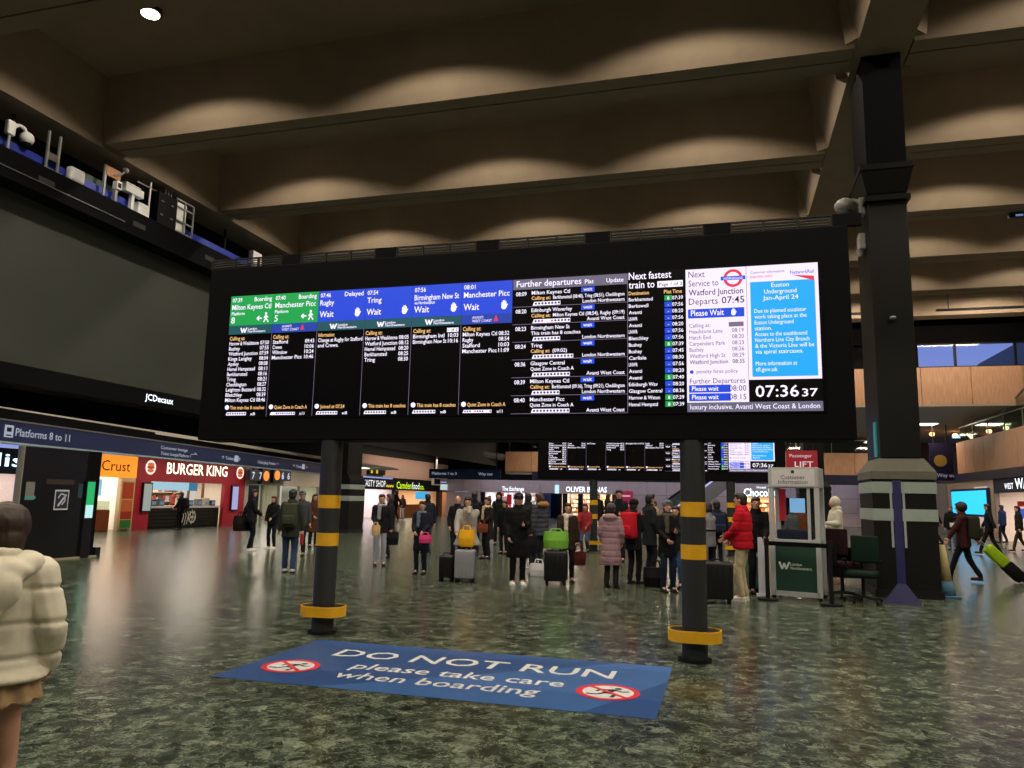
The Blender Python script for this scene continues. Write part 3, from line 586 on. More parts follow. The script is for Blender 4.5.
r_, h = eq('white_box', 'small white box at far end of gantry above board corner', 'box', 254, 262); MB().box(-.1, .1, -.2, .3, .30, .72).build('case', WHITE, r_, bevel=.02); MB().box(-.06, .06, -.1, .2, 0, .31).build('foot', GREYM, r_)
# --- blue direction sign above the shops
SA, SB_ = Vector((-14.5, 12, 0)), Vector((-18.2, 32, 0)); SD = (SB_-SA).normalized(); SN = Vector((SD.y, -SD.x, 0))
ang = math.atan2(SD.y, SD.x)
sg = root('direction_sign', SA, ang, 'long dark blue hanging direction sign to platforms above left shops', 'sign')
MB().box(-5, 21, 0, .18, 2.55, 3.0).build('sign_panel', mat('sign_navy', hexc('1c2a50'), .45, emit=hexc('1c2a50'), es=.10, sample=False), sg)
MB().box(-5, 21, -.01, .2, 2.52, 2.56).build('lit_edge', mat('pale_edge', hexc('9fb4c0'), .5), sg); MB().box(-5, 21, -.02, .2, 3.0, 3.03).build('top_edge', STEEL, sg)
MB().box(-5, 21, .05, .15, 3.03, 3.25).build('dark_filler', MATT, sg)  # added dark filler that hides the bright canopy underside above the sign
def sgx(px, py):       # distance along the sign for a pixel
    d = (px-512)/FPX*CX+(384-py)/FPX*CY+FW; t = (SA-EYEP).dot(SN)/d.dot(SN); q = EYEP+d*t; return (q-SA).dot(SD), q.z
SGW = em('cfd6e6', .55)
def sgt(t, px0, px1, py, z, size):
    a, b = sgx(px0, py)[0], sgx(px1, py)[0]
    tag(MB().text(t, (a, -.006, z), XA, ZA, size, 'L', b-a, True).build('lettering', SGW, sg), kind='stuff')
a = sgx(4, 432)[0]
pc = MB().quadp((a, -.006, 2.65), XA, ZA, 0, .26, 0, .26).build('train_pictogram', SGW, sg); MB().quadp((a, -.01, 2.65), XA, ZA, .06, .2, .12, .21).build('windscreen', NAVYD, pc); MB().quadp((a, -.01, 2.65), XA, ZA, .05, .21, .03, .06).build('bumper', NAVYD, pc)
sgt('Platforms 8 to 11', 15, 70, 436, 2.70, .24); sgt('Customer lounge', 161, 188, 444, 2.80, .13); sgt('Ticket lounge/Platform 1', 161, 191, 449, 2.63, .13); sgt('\u2192', 191.5, 198, 447, 2.68, .2)
sgt('\u2191 Toilets', 222, 235, 453, 2.70, .16); sgt('\u2191', 238, 241, 454, 2.70, .16); sgt('Charging Points \u2192', 258, 279, 457, 2.70, .15); sgt('\u2191 Tickets \u2192', 293, 308, 461, 2.70, .15)
for px in (236.5, 304):
    a = sgx(px, 455)[0]; MB().quadp((a-.15, -.008, 2.66), XA, ZA, 0, .3, 0, .22).build('pictogram', SGW, sg)
# canopy soffit behind the sign
cn = struct(MB().add([(-13.9, 7, 3.2), (-20.0, 45, 3.2), (LW, 45, 3.2), (LW, 7, 3.2), (-13.9, 7, 3.3), (-20.0, 45, 3.3), (LW, 45, 3.3), (LW, 7, 3.3)], [(0, 1, 2, 3), (7, 6, 5, 4), (0, 4, 5, 1), (1, 5, 6, 2), (2, 6, 7, 3), (3, 7, 4, 0)]).build('ceiling_canopy', mat('white_soffit', hexc('c9c2b6'), .6)))
for k in range(7):
    MB().box(-21.2, -20.6, 12+k*4.6, 14.4+k*4.6, 3.16, 3.2).build('light_panel', em('fff0dc', 3.), cn)
    area('canopy_light', (-20.9, 13.2+k*4.6, 3.14), (0, 0, 0), .6, 2.4, 62, (1, .88, .74))
# --- black booth under the sign
bt = root('black_booth', (-15.6, 14.2, 0), 0, 'tall glossy black booth with notices at far left under blue sign', 'booth')
GLB = mat('glossy_black', (.006, .006, .006), .25)
BL0, BL1 = on(15, 540, 0, -14.6).y-14.2, on(95, 540, 0, -14.6).y-14.2
MB().box(.84, 1.0, BL0, BL1-.45, .03, 2.5).build('body', GLB, bt, bevel=.015); MB().box(.78, .97, BL1-.45, BL1, .03, 2.5).build('side_body', MATT, bt, bevel=.015); MB().box(.70, 1.06, BL0-.03, BL1+.03, 0, .04).build('base', mat('booth_base', hexc('8a826c'), .6), bt)
MB().box(.7, 1.0, BL1+.04, BL1+.2, 0, .22).build('foot_box', BLACK, bt)
MB().box(.83, 1.005, BL0-.02, BL0, .04, 2.5).build('pale_edge', hm('8a8a86'), bt)
def bt_q(px0, px1, py0, py1, nm, m, par=bt, off=0.0):
    a, b = on(px0, py1, 0, -14.6), on(px1, py0, 0, -14.6); X_ = 1.006+off
    o = MB().box(X_, X_+.006, a.y-14.2, b.y-14.2, a.z, b.z); return o.build(nm, m, par)
bt_q(24, 35, 482, 500, 'notice', hm('787a74')); bt_q(24, 35, 496, 499, 'notice_stripe', hm('4a9a9a'), off=.004)
q = bt_q(53, 69, 490, 510, 'ear_sign', hm('c8ccd0')); bt_q(54, 68, 491.5, 508.5, 'ear_sign_face', NAVYD, q, .004)
a, b = on(56, 507, 0, -14.58), on(66, 493, 0, -14.58)
MB().stroke((1.03, a.y-14.2, a.z), YA, ZA, [(.03, .02), (.24, .28)], .05).stroke((1.03, a.y-14.2, a.z), YA, ZA, [(.02, .2), (.1, .3), (.2, .27), (.22, .15), (.14, .05)], .03).build('ear_symbol', hm('c8ccd1'), q)
bt_q(46, 74, 480, 484, 'handrail_reflection_strip', mat('painted_reflection', hexc('5a4c44'), .3, .6)); bt_q(77, 83, 484, 498, 'small_notice', hm('2a4a52'))  # the long strip's colour stands for a handrail's reflection in the booth
q0, q1 = on(84.5, 518, 0, -14.54), on(95.5, 482, 0, -14.54); zm = on(90, 505, 0, -14.54).z
tt = root('digital_totem', (-14.54, q0.y, 0), 0, 'narrow green and white lit totem screen at booth edge', 'screen')
L = q1.y-q0.y; MB().box(-.05, .0, -.02, L+.02, 0, q1.z+.04).build('case', BLACK, tt); MB().box(0, .008, 0, L, zm, q1.z).build('green_display', em('12a860', 1.1, True), tt); MB().box(0, .008, 0, L, q0.z, zm).build('white_display', em('bff0f0', 1., True), tt)
# ================================================================== SHOPS
def vL(px, py=500): return on(px, py, 0, LW).y
def zL(px, py): return on(px, py, 0, LW).z
def shop(name, label, loc, rz, Wd, fz, fcol, opening, depth, inner, lightw, lcol, front, ceil_z=None, goods=None, cat='shop'):
    """local frame: x along the facade, y into the shop, z up"""
    r_ = root(name, loc, rz, label, cat); x0, x1, z0, z1 = opening; z_ = ceil_z or fz[0]+.25
    MB().box(0, Wd, -.06, .12, fz[0], fz[1]).build('fascia', fcol, r_)
    if x0 > .02: MB().box(0, x0, -.04, .14, 0, fz[0]).build('pier', front, r_)
    if x1 < Wd-.02: MB().box(x1, Wd, -.04, .14, 0, fz[0]).build('pier', front, r_)
    if z1 < fz[0]: MB().box(x0, x1, -.04, .14, z1, fz[0]).build('lintel', front, r_)
    MB().box(0, Wd, depth, depth+.1, 0, z_).build('back_wall', inner, r_); MB().box(0, .08, .14, depth, 0, z_).build('side_wall', inner, r_); MB().box(Wd-.08, Wd, .14, depth, 0, z_).build('side_wall', inner, r_)
    MB().box(0, Wd, .12, depth+.1, z_, z_+.1).build('shop_ceiling', hm('d8d4cc'), r_)
    MB().box(Wd*.15, Wd*.85, depth*.45, depth*.6, z_-.03, z_).build('light_panel', em('fff2e0', 4.), r_)
    M_ = Matrix.Rotation(rz, 4, 'Z'); c = Vector(loc)+M_@Vector((Wd/2, depth*.5, z_-.06)); area('shop_light', c, (0, 0, rz), Wd*.8, depth*.7, lightw, lcol)
    if goods:
        cols, nshelf = goods; ms = {c: MB() for c in cols}
        sh = MB()
        for k in range(nshelf):
            z = .25+k*(z_-.5)/nshelf; sh.box(.2, Wd-.2, depth-.45, depth, z-.03, z); x = .25
            while x < Wd-.5:
                w = random.uniform(.10, .30); h = random.uniform(.14, .30); ms[random.choice(cols)].box(x, x+w, depth-.42, depth-.1, z, z+h); x += w+random.uniform(.01, .06)
        sh.build('shelving', hm('b8a890'), r_)
        for c in cols: tag(ms[c].build('goods', hm(c), r_), kind='stuff')
    return r_
def letter(r_, t, x0, x1, z, size, m, y=-.07, bold=True): return tag(MB().text(t, (x0, y, z), XA, ZA, size, 'L', x1-x0, bold).build('lettering', m, r_), kind='stuff')
R90 = pi/2
# far-left shop with the dark fascia
v0, v1 = 16.6, 21.3
s_ = shop('dark_fascia_shop', 'shop with dark fascia and glowing pale blue letters at far left', (LW, v0, 0), R90, v1-v0, (2.05, 2.9), hm('141826'), (.2, v1-v0-.3, 0, 2.05), 3, hm('c8b8b4'), 110, (1, .9, .85), hm('c8c0c8'), goods=(['8a5a4a', 'd8d0c8', '4a5a7a', 'b03a3a'], 5))
letter(s_, 'polis', 1.55, vL(18)-v0, 2.3, .62, em('bfe8ff', 2.2))
# baguette shop
v0, v1 = 22.2, vL(133)
s_ = shop('baguette_shop', 'sandwich shop with glowing orange fascia and script lettering', (LW, v0, 0), R90, v1-v0, (2.08, 2.95), mat('orange_sign', hexc('f08a18'), .5, emit=hexc('f5901a'), es=.9), (.3, v1-v0-.75, 0, 2.08), 3.2, hm('e8e0d0'), 130, (1, .92, .8), hm('d8c8a8'), goods=(['c8803a', '8a4a22', 'e0c090', 'b03a2a'], 4))
letter(s_, 'Upper', .2, 1.25, 2.33, .5, hm('1a1208'), bold=False); letter(s_, 'Crust', vL(97)-v0, vL(126)-v0, 2.33, .58, hm('1a1208'), bold=False)
x = vL(118)-v0; w = v1-v0-x-.1
bn_ = MB().box(x, x+w, -.12, -.07, .08, 1.95).build('food_banner', hm('c8a070'), s_)
for (a, b, c) in ((1.25, 1.9, 'b84a2a'), (.75, 1.2, 'c86a3a'), (.45, .75, 'a83a28'), (.1, .42, '3a7a3a')): MB().box(x+.06, x+w-.06, -.125, -.12, a, b).build('banner_picture', hm(c), bn_)
MB().box(.3, x-.25, .1, .9, 0, .82).build('counter', hm('7a3f22'), s_, bevel=.02); MB().box(.3, x-.25, .15, .85, .82, 1.15).build('pastry_case', GLASS, s_)
MB().box(x-.75, x-.35, .5, .56, 1.35, 2.0).build('menu_screen', em('8ac8e0', .9), s_)
# burger counter
v0, v1 = vL(133), vL(243)
RED = mat('burger_red', hexc('a01828'), .5, emit=hexc('a01828'), es=.06, sample=False); Wb = v1-v0; o0, o1 = vL(149)-v0, vL(223)-v0
s_ = shop('burger_counter', 'red burger counter with glowing white letters and long menu screens', (LW, v0, 0), R90, Wb, (1.98, 3.08), RED, (o0, o1, .0, 1.98), 3.4, hm('cfc4b4'), 190, (1, .88, .74), RED, goods=(['8a8a8a', '3a3a3a', 'c0a890', '8a2a22'], 4))
letter(s_, 'BURGER KING', vL(163)-v0, vL(224)-v0, 2.33, .68, em('fff0d0', 2.2))
for px in (146.5, 237):
    x = vL(px)-v0; g_ = MB().disc((x, -.07, 2.55), XA, ZA, .30, 24).build('round_logo', em('f5e0d0', 1.2), s_)
    MB().disc((x, -.075, 2.66), XA, ZA, .19, 16, .09).build('bun', em('d86a2a', .9), g_); MB().disc((x, -.075, 2.42), XA, ZA, .19, 16, .08).build('bun', em('d86a2b', .9), g_); MB().quadp((x, -.075, 2.55), XA, ZA, -.2, .2, -.05, .05).build('patty', em('b02a22', .8), g_)
MB().box(o0, o1, .15, .75, .86, .95).build('counter_top', hm('c8c4bc', .3), s_)
cf = MB().box(o0, o1, .22, .7, 0, .86).build('counter_front', hm('1a1817'), s_)
for k in range(5): MB().box(o0, o1, .19, .22, .08+k*.155, .20+k*.155).build('slat', hm('262321'), cf)
a, b = vL(182)-v0, vL(201)-v0
g_ = MB().box(a, b, .14, .19, .05, .84).build('emblem_panel', hm('232120'), s_)
ml = MB(); random.seed(3)
for k in range(7):
    x = a+.12+k*(b-a-.2)/7; ml.stroke((x, .135, .1), XA, ZA, [(0, random.uniform(0, .2)), (.10, random.uniform(.3, .45)), (.02, random.uniform(.5, .7))], .045)
ml.disc((b-.35, .133, .45), XA, ZA, .26, 20, r_in=.20); ml.disc((b-.35, .133, .45), XA, ZA, .13, 16, .05); tag(ml.build('emblem', hm('c8c4bc'), g_), kind='stuff')
nM = 6; ww = (vL(206)-vL(150))/nM
for k in range(nM): MB().box(vL(150)-v0+k*ww+.02, vL(150)-v0+(k+1)*ww-.02, .5, .56, 1.62, 1.98).build('menu_screen', em('a8d0e0' if k != 5 else '3a7a9a', .9), s_)
for (p0, p1, c) in ((139.5, 149, 'a8b0a8'), (229, 236, 'b8b8f0')):
    g_ = MB().box(vL(p0)-v0, vL(p1)-v0, -.14, -.05, .72, 1.92).build('side_screen', BLACK, s_); MB().box(vL(p0)-v0+.05, vL(p1)-v0-.05, -.15, -.14, .77, 1.87).build('display', em(c, .75, True), g_)
for k, px in enumerate((160, 168, 188, 197, 206, 213, 219)):
    x = vL(px)-v0; g_ = MB().box(x-.16, x+.16, .3, .55, .95, 1.2+.05*(k % 3)).build('till', hm(('2a2a2c', '6a6a6e', 'b8a890')[k % 3]), s_, bevel=.02); MB().box(x-.12, x+.12, .28, .3, 1.0, 1.15).build('till_display', em('8aa8c8', .4), g_)
MB().box(vL(203)-v0, vL(204)-v0, .8, .9, .95, 1.98).box(vL(217)-v0, vL(218)-v0, .8, .9, .95, 1.98).build('kitchen_frame', hm('6a4a38'), s_)
MB().box(vL(204)-v0, vL(217)-v0, 1.2, 1.26, .95, 1.9).build('bright_panel', em('e8e0d8', .7), s_)
# platform entrance beside it
v0, v1 = vL(243.5), vL(338)
s_ = shop('platform_entrance', 'pale platform entrance with glass doorways right of burger counter', (LW, v0, 0), R90, v1-v0, (2.0, 3.2), hm('c0b4a4'), (.3, v1-v0-.4, 0, 2.0), 5, hm('b8b4a0'), 240, (.95, .95, .8), hm('b8b0a4'), ceil_z=2.3)
for px in (246, 262.5, 279, 299, 318): x = vL(px)-v0; MB().box(x-.06, x+.06, .0, .12, 0, 2.0).build('door_post', hm('8a8a84'), s_)
for (p0, p1, m_) in ((263, 278, hm('1a2030')), (300, 317, hm('b4b0ac'))): MB().box(vL(p0)-v0, vL(p1)-v0, 1.2, 1.3, 0, 2.0).build('inner_door', m_, s_)
for k, (p0, p1, t, disc) in enumerate(((250, 268, '7 7', 265), (272.5, 291, '6 6', 276))):
    a, b = on(p0, 476, 0, -22.6).y, on(p1, 476, 0, -22.6).y; zc = on((p0+p1)/2, 476, 0, -22.6).z+.02
    r_ = root('platform_indicator', (-22.6, a, zc), R90, 'dark blue platform number seven indicator with orange round lamp' if k == 0 else 'dark blue platform number six indicator with orange round lamp', 'sign', 'platform indicators')
    L = b-a; MB().box(0, L, 0, .2, -.27, .27).build('case', NAVYD, r_); MB().box(L*.2, L*.25, .05, .1, .27, 3.19-zc).box(L*.75, L*.8, .05, .1, .27, 3.19-zc).box(L*.4, L*.6, .2, .52, -.05, .05).build('bracket', BLACK, r_)
    if k == 0: tag(MB().text('7', (L*.1, -.01, -.18), XA, ZA, .5, bold=True).text('7', (L*.5, -.01, -.18), XA, ZA, .5, bold=True).build('lettering', em('e0e8ff', .9), r_), kind='stuff')
    else: tag(MB().text('6', (L*.48, -.01, -.18), XA, ZA, .5, bold=True).text('6', (L*.8, -.01, -.18), XA, ZA, .5, bold=True).build('lettering', em('e0e8ff', .9), r_), kind='stuff')
    dx = L*(.85 if k == 0 else .2); MB().box(dx-.34, dx+.34, -.05, .2, -.4, .4).build('lamp_case', BLACK, r_); MB().disc((dx, -.06, 0), XA, ZA, .25, 20).build('orange_lamp', em('ff7a20', 1.6), r_)
struct(MB().box(LW-.1, LW, vL(338), 46.2, 0, 3.2).build('wall_left_plain', hm('4a4644')))
# far left shops
v0, v1 = 46.4, 51.2
s_ = shop('dark_candy_shop', 'far shop with dark fascia, white letters and yellow zigzag', (LW, v0, 0), R90, v1-v0, (2.0, 2.75), hm('16161a'), (.1, v1-v0-.1, 0, 2.0), 4, hm('e0d0d4'), 190, (1, .9, .9), hm('2a2628'), goods=(['c03048', 'e0a0b0', 'f0e8e8', '6a8ac0', 'd87a3a'], 5))
letter(s_, 'TASTY SHOP', -.3, 3.2, 2.18, .62, em('f0f0f0', 1.1)); MB().stroke((3.3, -.07, 2.2), XA, ZA, [(k*.18, .12*(k % 2)) for k in range(8)], .12).build('zigzag', em('e8c818', .9), s_)
r_ = root('yellow_sign', (LW+.2, 46.6, 2.98), R90, 'small dark hanging sign with yellow symbols above candy shop', 'sign'); MB().box(0, 2.6, 0, .15, 0, .42).build('panel', hm('141410'), r_); MB().box(.3, .34, .14, .26, .1, .3).box(2.2, 2.24, .14, .26, .1, .3).build('bracket', BLACK, r_)
for x in (.3, 1.1): MB().quadp((x, -.01, .08), XA, ZA, 0, .3, 0, .28).build('symbol', em('e0c820', .8), r_)
v0, v1 = 51.2, 60.2
s_ = shop('green_letter_cafe', 'far cafe shop with glowing lime green and white letters', (LW, v0, 0), R90, v1-v0, (2.0, 2.85), hm('121410'), (.2, v1-v0-.2, 0, 2.0), 4.5, hm('e0b890'), 330, (1, .82, .62), hm('3a2c22'), goods=(['d89a5a', 'c06a3a', 'f0d8b0', 'b83a2a', '8a5a34'], 6))
letter(s_, 'Camden', .3, 3.0, 2.12, .72, em('c8f010', 1.2)); letter(s_, 'food', 3.1, 4.6, 2.12, .72, em('e8f0e0', 1.2)); letter(s_, 'co.', 4.7, 5.6, 2.12, .62, em('c8f010', 1.2))
MB().box(.3, 8.5, .3, 1.0, 0, .95).build('counter', hm('8a5430'), s_, bevel=.02); MB().box(5.6, 8.4, .6, .66, 1.35, 1.95).build('menu_screen', em('40b0e0', 1.), s_); MB().box(.4, 1.3, .6, .66, 1.2, 2.0).build('red_poster', hm('8a2848'), s_); MB().box(1.6, 2.2, .6, .66, 1.2, 2.0).build('pale_poster', hm('8aa0b8'), s_)
v0, v1 = 60.2, 64.0
s_ = shop('small_sign_shop', 'narrow brown fronted kiosk with white sign past the cafe', (LW, v0, 0), R90, v1-v0, (2.0, 2.75), hm('1a1a1c'), (.8, v1-v0-.2, 0, 2.0), 3, hm('a87a58'), 80, (1, .8, .6), hm('6a4430')); MB().box(.2, 2.8, -.1, -.06, 2.15, 2.65).build('white_sign', em('d0e0e0', .8), s_)
struct(MB().box(LW-.2, LW+.05, 44, 66, 2.86, 4.3).build('trim_4', hm('c8a898')))
area('far_left_wash', (LW+1.6, 52, 4.4), (0, radians(20), 0), .5, 12, 110, (1, .8, .66))
r_ = root('hanging_screen', (LW+1.5, 55.2, 2.45), R90, 'small white framed monitor hanging before the cafe', 'screen'); MB().box(0, 1.5, 0, .2, 0, .6).build('case', hm('c8c8c4'), r_, bevel=.03); MB().box(.15, 1.35, -.01, 0, .1, .5).build('display', hm('15181c'), r_); MB().box(.7, .8, .05, .15, .6, 4.0).build('hanger', hm('c8c8c4'), r_)
q0, q1 = on(429, 476, 1, 46), on(500, 482, 1, 46)
r_ = root('blue_sign', (q0.x, 46, 0), 0, 'far blue hanging direction sign before the back balcony', 'sign'); L = q1.x-q0.x
MB().box(0, L, 0, .15, 2.75, 3.35).build('panel', hm('26365c'), r_); tag(MB().text('Platforms 1 to 3', (.2, -.01, 2.98), XA, ZA, .26, bold=True).text('Way out', (L*.7, -.01, 2.98), XA, ZA, .26, bold=True).build('lettering', em('b8c4e0', .5), r_), kind='stuff')
for x in (.3, L-.3): MB().box(x, x+.05, .05, .1, 3.35, 6.5).build('hanger', BLACK, r_)
# dark ducts under the far left ceiling
r_ = root('ceiling_duct', (-20, 42, 5.0), 0, 'long dark duct under ceiling behind lower edge of near board', 'duct'); MB().cyl((0, 0, 0), (3, 16, -.2), .28, n=16).build('duct', mat('duct_grey', hexc('3a3c3a'), .6), r_, smooth=True)
for y in (1, 8, 15): MB().box(.1875*y-.03, .1875*y+.03, y-.03, y+.03, 0, 1.45).build('hanger', BLACK, r_)
# ------------------------------------------------------------------ back wall
def uB(px, py=500, v=BW): return on(px, py, 1, v).x
def zB(px, py, v=BW): return on(px, py, 1, v).z
bw = struct(MB().box(LW, RW, BW+.1, BW+.3, 3.0, 6.4).build('wall_back', MATT))
opens = [(uB(483), uB(540)), (uB(560), uB(614)), (uB(738), uB(778))]
MB().box(LW, RW+5, BW+6, BW+6.2, 0, 3.2).build('rear_lining', hm('4a4448'), bw)
x = LW
while x < RW:
    x1 = x+1.55
    for (z0, z1) in ((0, 1.0), (1.0, 2.05), (2.05, 3.1)):
        if not any(x1 > a+.02 and x < b-.02 and (z0 < 2.0) for a, b in opens):
            MB().box(x+.012, x1-.012, BW, BW+.1, z0+.012, z1-.012).build('cladding_panel', CLAD, bw)
    x = x1
area('back_wall_wash', (-5, 60.3, 3.5), (radians(25), 0, 0), 30, .3, 260, (.95, .88, 1))
def bshop(name, label, px0, px1, text, tx0, tx1, tm, goods, lw, lc, inner, size=.5, tz=None):
    x0, x1 = uB(px0), uB(px1)
    s_ = shop(name, label, (x0, BW, 0), 0, x1-x0, (2.05, 2.75), CLAD, (.15, x1-x0-.15, 0, 2.05), 4, inner, lw, lc, hm('1a1718'), goods=goods)
    letter(s_, text, uB(tx0)-x0, uB(tx1)-x0, tz or 2.2, size, tm); return s_
s_ = bshop('gift_shop', 'far gift shop with white letters and bright display windows', 483, 540, 'The Exchange', 502, 524, em('f0f8ff', 1.6), (['e8e0e4', 'c03040', 'd8d8e0', '8a7a80'], 6), 170, (1, .95, 1), hm('e4dce0'), .5)
for px in (499.5, 526): x = uB(px)-uB(483); MB().box(x-.08, x+.08, -.05, .12, 0, 2.05).build('mullion', hm('1a1718'), s_)
MB().box(uB(506)-uB(483), uB(511)-uB(483), .2, .25, 1.1, 1.9).build('red_poster', hm('c82a3a'), s_)
s_ = bshop('clothing_shop', 'far clothes shop with bright white capital letters behind second board post', 560, 614, 'OLIVER BONAS', 566, 607, em('e8f4ff', 2.), (['e8c8a0', 'f0e8e0', 'c08a6a', 'd8a8a0'], 5), 220, (1, .86, .7), hm('f0dcc4'), .62)
for px in (565, 580.5): x = uB(px)-uB(560); MB().box(x-.2, x+.2, -.05, .12, 0, 2.05).build('mullion', hm('1a1718'), s_)
MB().box(uB(555)-uB(560), uB(559)-uB(560), -.12, -.05, 2.05, 2.75).build('pale_lamp_panel', em('b8e0f0', 1.2), s_)
s_ = bshop('chocolate_shop', 'far chocolate shop with glowing white script sign', 738, 778, 'Chocolat', 744, 777, em('e0fff8', 2.4), (['6a4028', 'd8b080', 'a8643a', 'f0e0c8'], 5), 170, (1, .78, .56), hm('d8b088'), .85, 2.12)
letter(s_, 'Hotel', uB(757)-uB(738), uB(766)-uB(738), 2.72, .25, em('e0fff8', 1.5))
r_ = root('pink_poster', (uB(620), BW-.075, zB(620, 513)), 0, 'deep pink poster with white arrow on far cladding wall', 'poster'); L = uB(633)-uB(620)
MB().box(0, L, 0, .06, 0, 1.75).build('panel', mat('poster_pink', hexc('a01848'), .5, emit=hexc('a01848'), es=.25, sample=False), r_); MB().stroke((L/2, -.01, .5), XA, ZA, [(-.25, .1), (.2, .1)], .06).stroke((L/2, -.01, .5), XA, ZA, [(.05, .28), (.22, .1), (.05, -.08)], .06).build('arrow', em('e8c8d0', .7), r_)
MB().quadp((L*.2, -.01, 1.3), XA, ZA, 0, L*.6, 0, .12).build('print', em('e8c8d1', .7), r_)
# escalator with glass side
e0, e1 = uB(662, 500, 54), uB(738, 500, 54)
es_ = root('escalator', (e0, 54, 0), 0, 'far escalator with pale glass side rising to right between posts', 'escalator'); L = e1-e0
MB().add([(0, 0, .0), (1.2, 0, 0), (L, 0, 3.1), (L, 0, 3.9), (L-.6, 0, 3.9), (0, 0, .6), (0, 1.4, .0), (1.2, 1.4, 0), (L, 1.4, 3.1), (L, 1.4, 3.9), (L-.6, 1.4, 3.9), (0, 1.4, .6)], [(0, 1, 2, 3, 4, 5), (11, 10, 9, 8, 7, 6), (0, 6, 7, 1), (1, 7, 8, 2), (2, 8, 9, 3), (3, 9, 10, 4), (4, 10, 11, 5), (5, 11, 6, 0)]).build('truss', hm('8a8ca0', .4), es_)
for y in (.02, 1.34):
    MB().add([(.1, y, .6), (L-.6, y, 3.9), (L-.6, y, 4.7), (.1, y, 1.4), (.1, y+.03, .6), (L-.6, y+.03, 3.9), (L-.6, y+.03, 4.7), (.1, y+.03, 1.4)], [(0, 1, 2, 3), (7, 6, 5, 4), (0, 4, 5, 1), (1, 5, 6, 2), (2, 6, 7, 3), (3, 7, 4, 0)]).build('glass_side', GLASS, es_)
    MB().cyl((.0, y+.015, 1.42), (L-.6, y+.015, 4.72), .06).build('handrail', BLACK, es_)
MB().cyl((.3, -.03, .7), (L-.6, -.03, 3.8), .05).build('lit_skirt', em('c8d0ff', .9), es_)
for k in range(16): MB().box(.5+k*(L-1.4)/16, .5+(k+1)*(L-1.4)/16, .1, 1.3, .2+k*.2, .45+k*.2).build('step', hm('4a4c50'), es_)
# lift sign
p = on(801, 459, 1, 28.95)
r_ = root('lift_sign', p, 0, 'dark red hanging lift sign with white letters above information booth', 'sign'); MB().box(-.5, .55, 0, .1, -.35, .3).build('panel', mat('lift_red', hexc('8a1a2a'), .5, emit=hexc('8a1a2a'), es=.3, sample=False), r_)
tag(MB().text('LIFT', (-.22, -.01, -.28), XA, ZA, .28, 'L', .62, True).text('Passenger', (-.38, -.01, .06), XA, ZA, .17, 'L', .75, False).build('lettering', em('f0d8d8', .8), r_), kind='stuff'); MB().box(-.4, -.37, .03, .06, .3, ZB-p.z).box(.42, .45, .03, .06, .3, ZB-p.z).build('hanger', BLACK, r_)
# ------------------------------------------------------------------ right wall
def vR(px, py=500): return on(px, py, 0, RW).y
tvw = struct(MB().box(RW, RW+.15, vR(994), 57, 0, 3.3).build('wall_right_ground', hm('9a8a7c')))
for k in range(3): MB().box(RW-.04, RW, 52+k*1.6, 53.57+k*1.6, 0, 2.95).build('door_panel', hm('77727a'), tvw)
a, b = vR(990), vR(955)
r_ = root('wall_screen', (RW-.1, b, 0), -R90, 'big bright plain cyan screen on right-hand wall', 'screen'); L = b-a; z0, z1 = 1.25, 2.5
MB().box(-.12, L+.12, -.06, .1, z0-.12, z1+.12).build('frame', hm('202a3a'), r_); MB().box(0, L, -.075, -.06, z0, z1).build('display', em('18aef4', 1.8, True), r_)
s_ = shop('west_shop', 'bright shop with navy fascia at right edge of photo', (RW, vR(996), 0), -R90, 9, (2.35, 3.0), hm('10131f'), (.1, 8.8, 0, 2.35), 4, hm('ecd8cc'), 260, (1, .9, .8), hm('8a7a70'), goods=(['d8402a', '3a5ac0', 'e8d0b0', 'f0e8e4', 'c06a3a'], 6))
letter(s_, 'WEST WHSmith'[:4], vR(996)-vR(1007), vR(996)-vR(1016), 2.52, .38, em('f0f8ff', 1.6)); letter(s_, 'WAY', vR(996)-vR(1018), vR(996)-vR(1018)+2.2, 2.5, .7, em('f0f8ff', 1.8))
MB().box(1.2, 4.5, .4, .5, 1.15, 1.6).build('blue_poster', em('2a5ad8', .7), s_); MB().box(1.0, 4.2, .6, .7, 1.7, 1.95).build('red_strip', hm('c8301a'), s_)
MB().box(-3.2, -1.2, -.05, .0, .6, 2.7).build('lit_wall_panel', em('f0dcd0', .6), s_)
r_ = root('corner_sign', (on(930, 460, 1, 50.2).x, 50.2, 0), 0, 'dark purple hanging sign panel with yellow crest beside black column', 'sign'); L = RW-.05-r_.location.x
MB().box(0, L, 0, .12, 3.15, 5.35).build('panel', hm('241f3c'), r_); MB().disc((L*.45, -.01, 4.3), XA, ZA, .35, 16).build('crest', hm('a88a3a'), r_)
tag(MB().text('Way out', (L*.25, -.01, 3.35), XA, ZA, .3, bold=True).build('lettering', em('c8b8d0', .4), r_), kind='stuff'); MB().box(.2, .26, .03, .08, 5.35, 6.46).box(L-.3, L-.24, .03, .08, 5.35, 6.46).build('hanger', BLACK, r_)
area('right_wash', (RW-.9, 42, 3.02), (0, 0, 0), .4, 12, 60, (1, .9, .85))
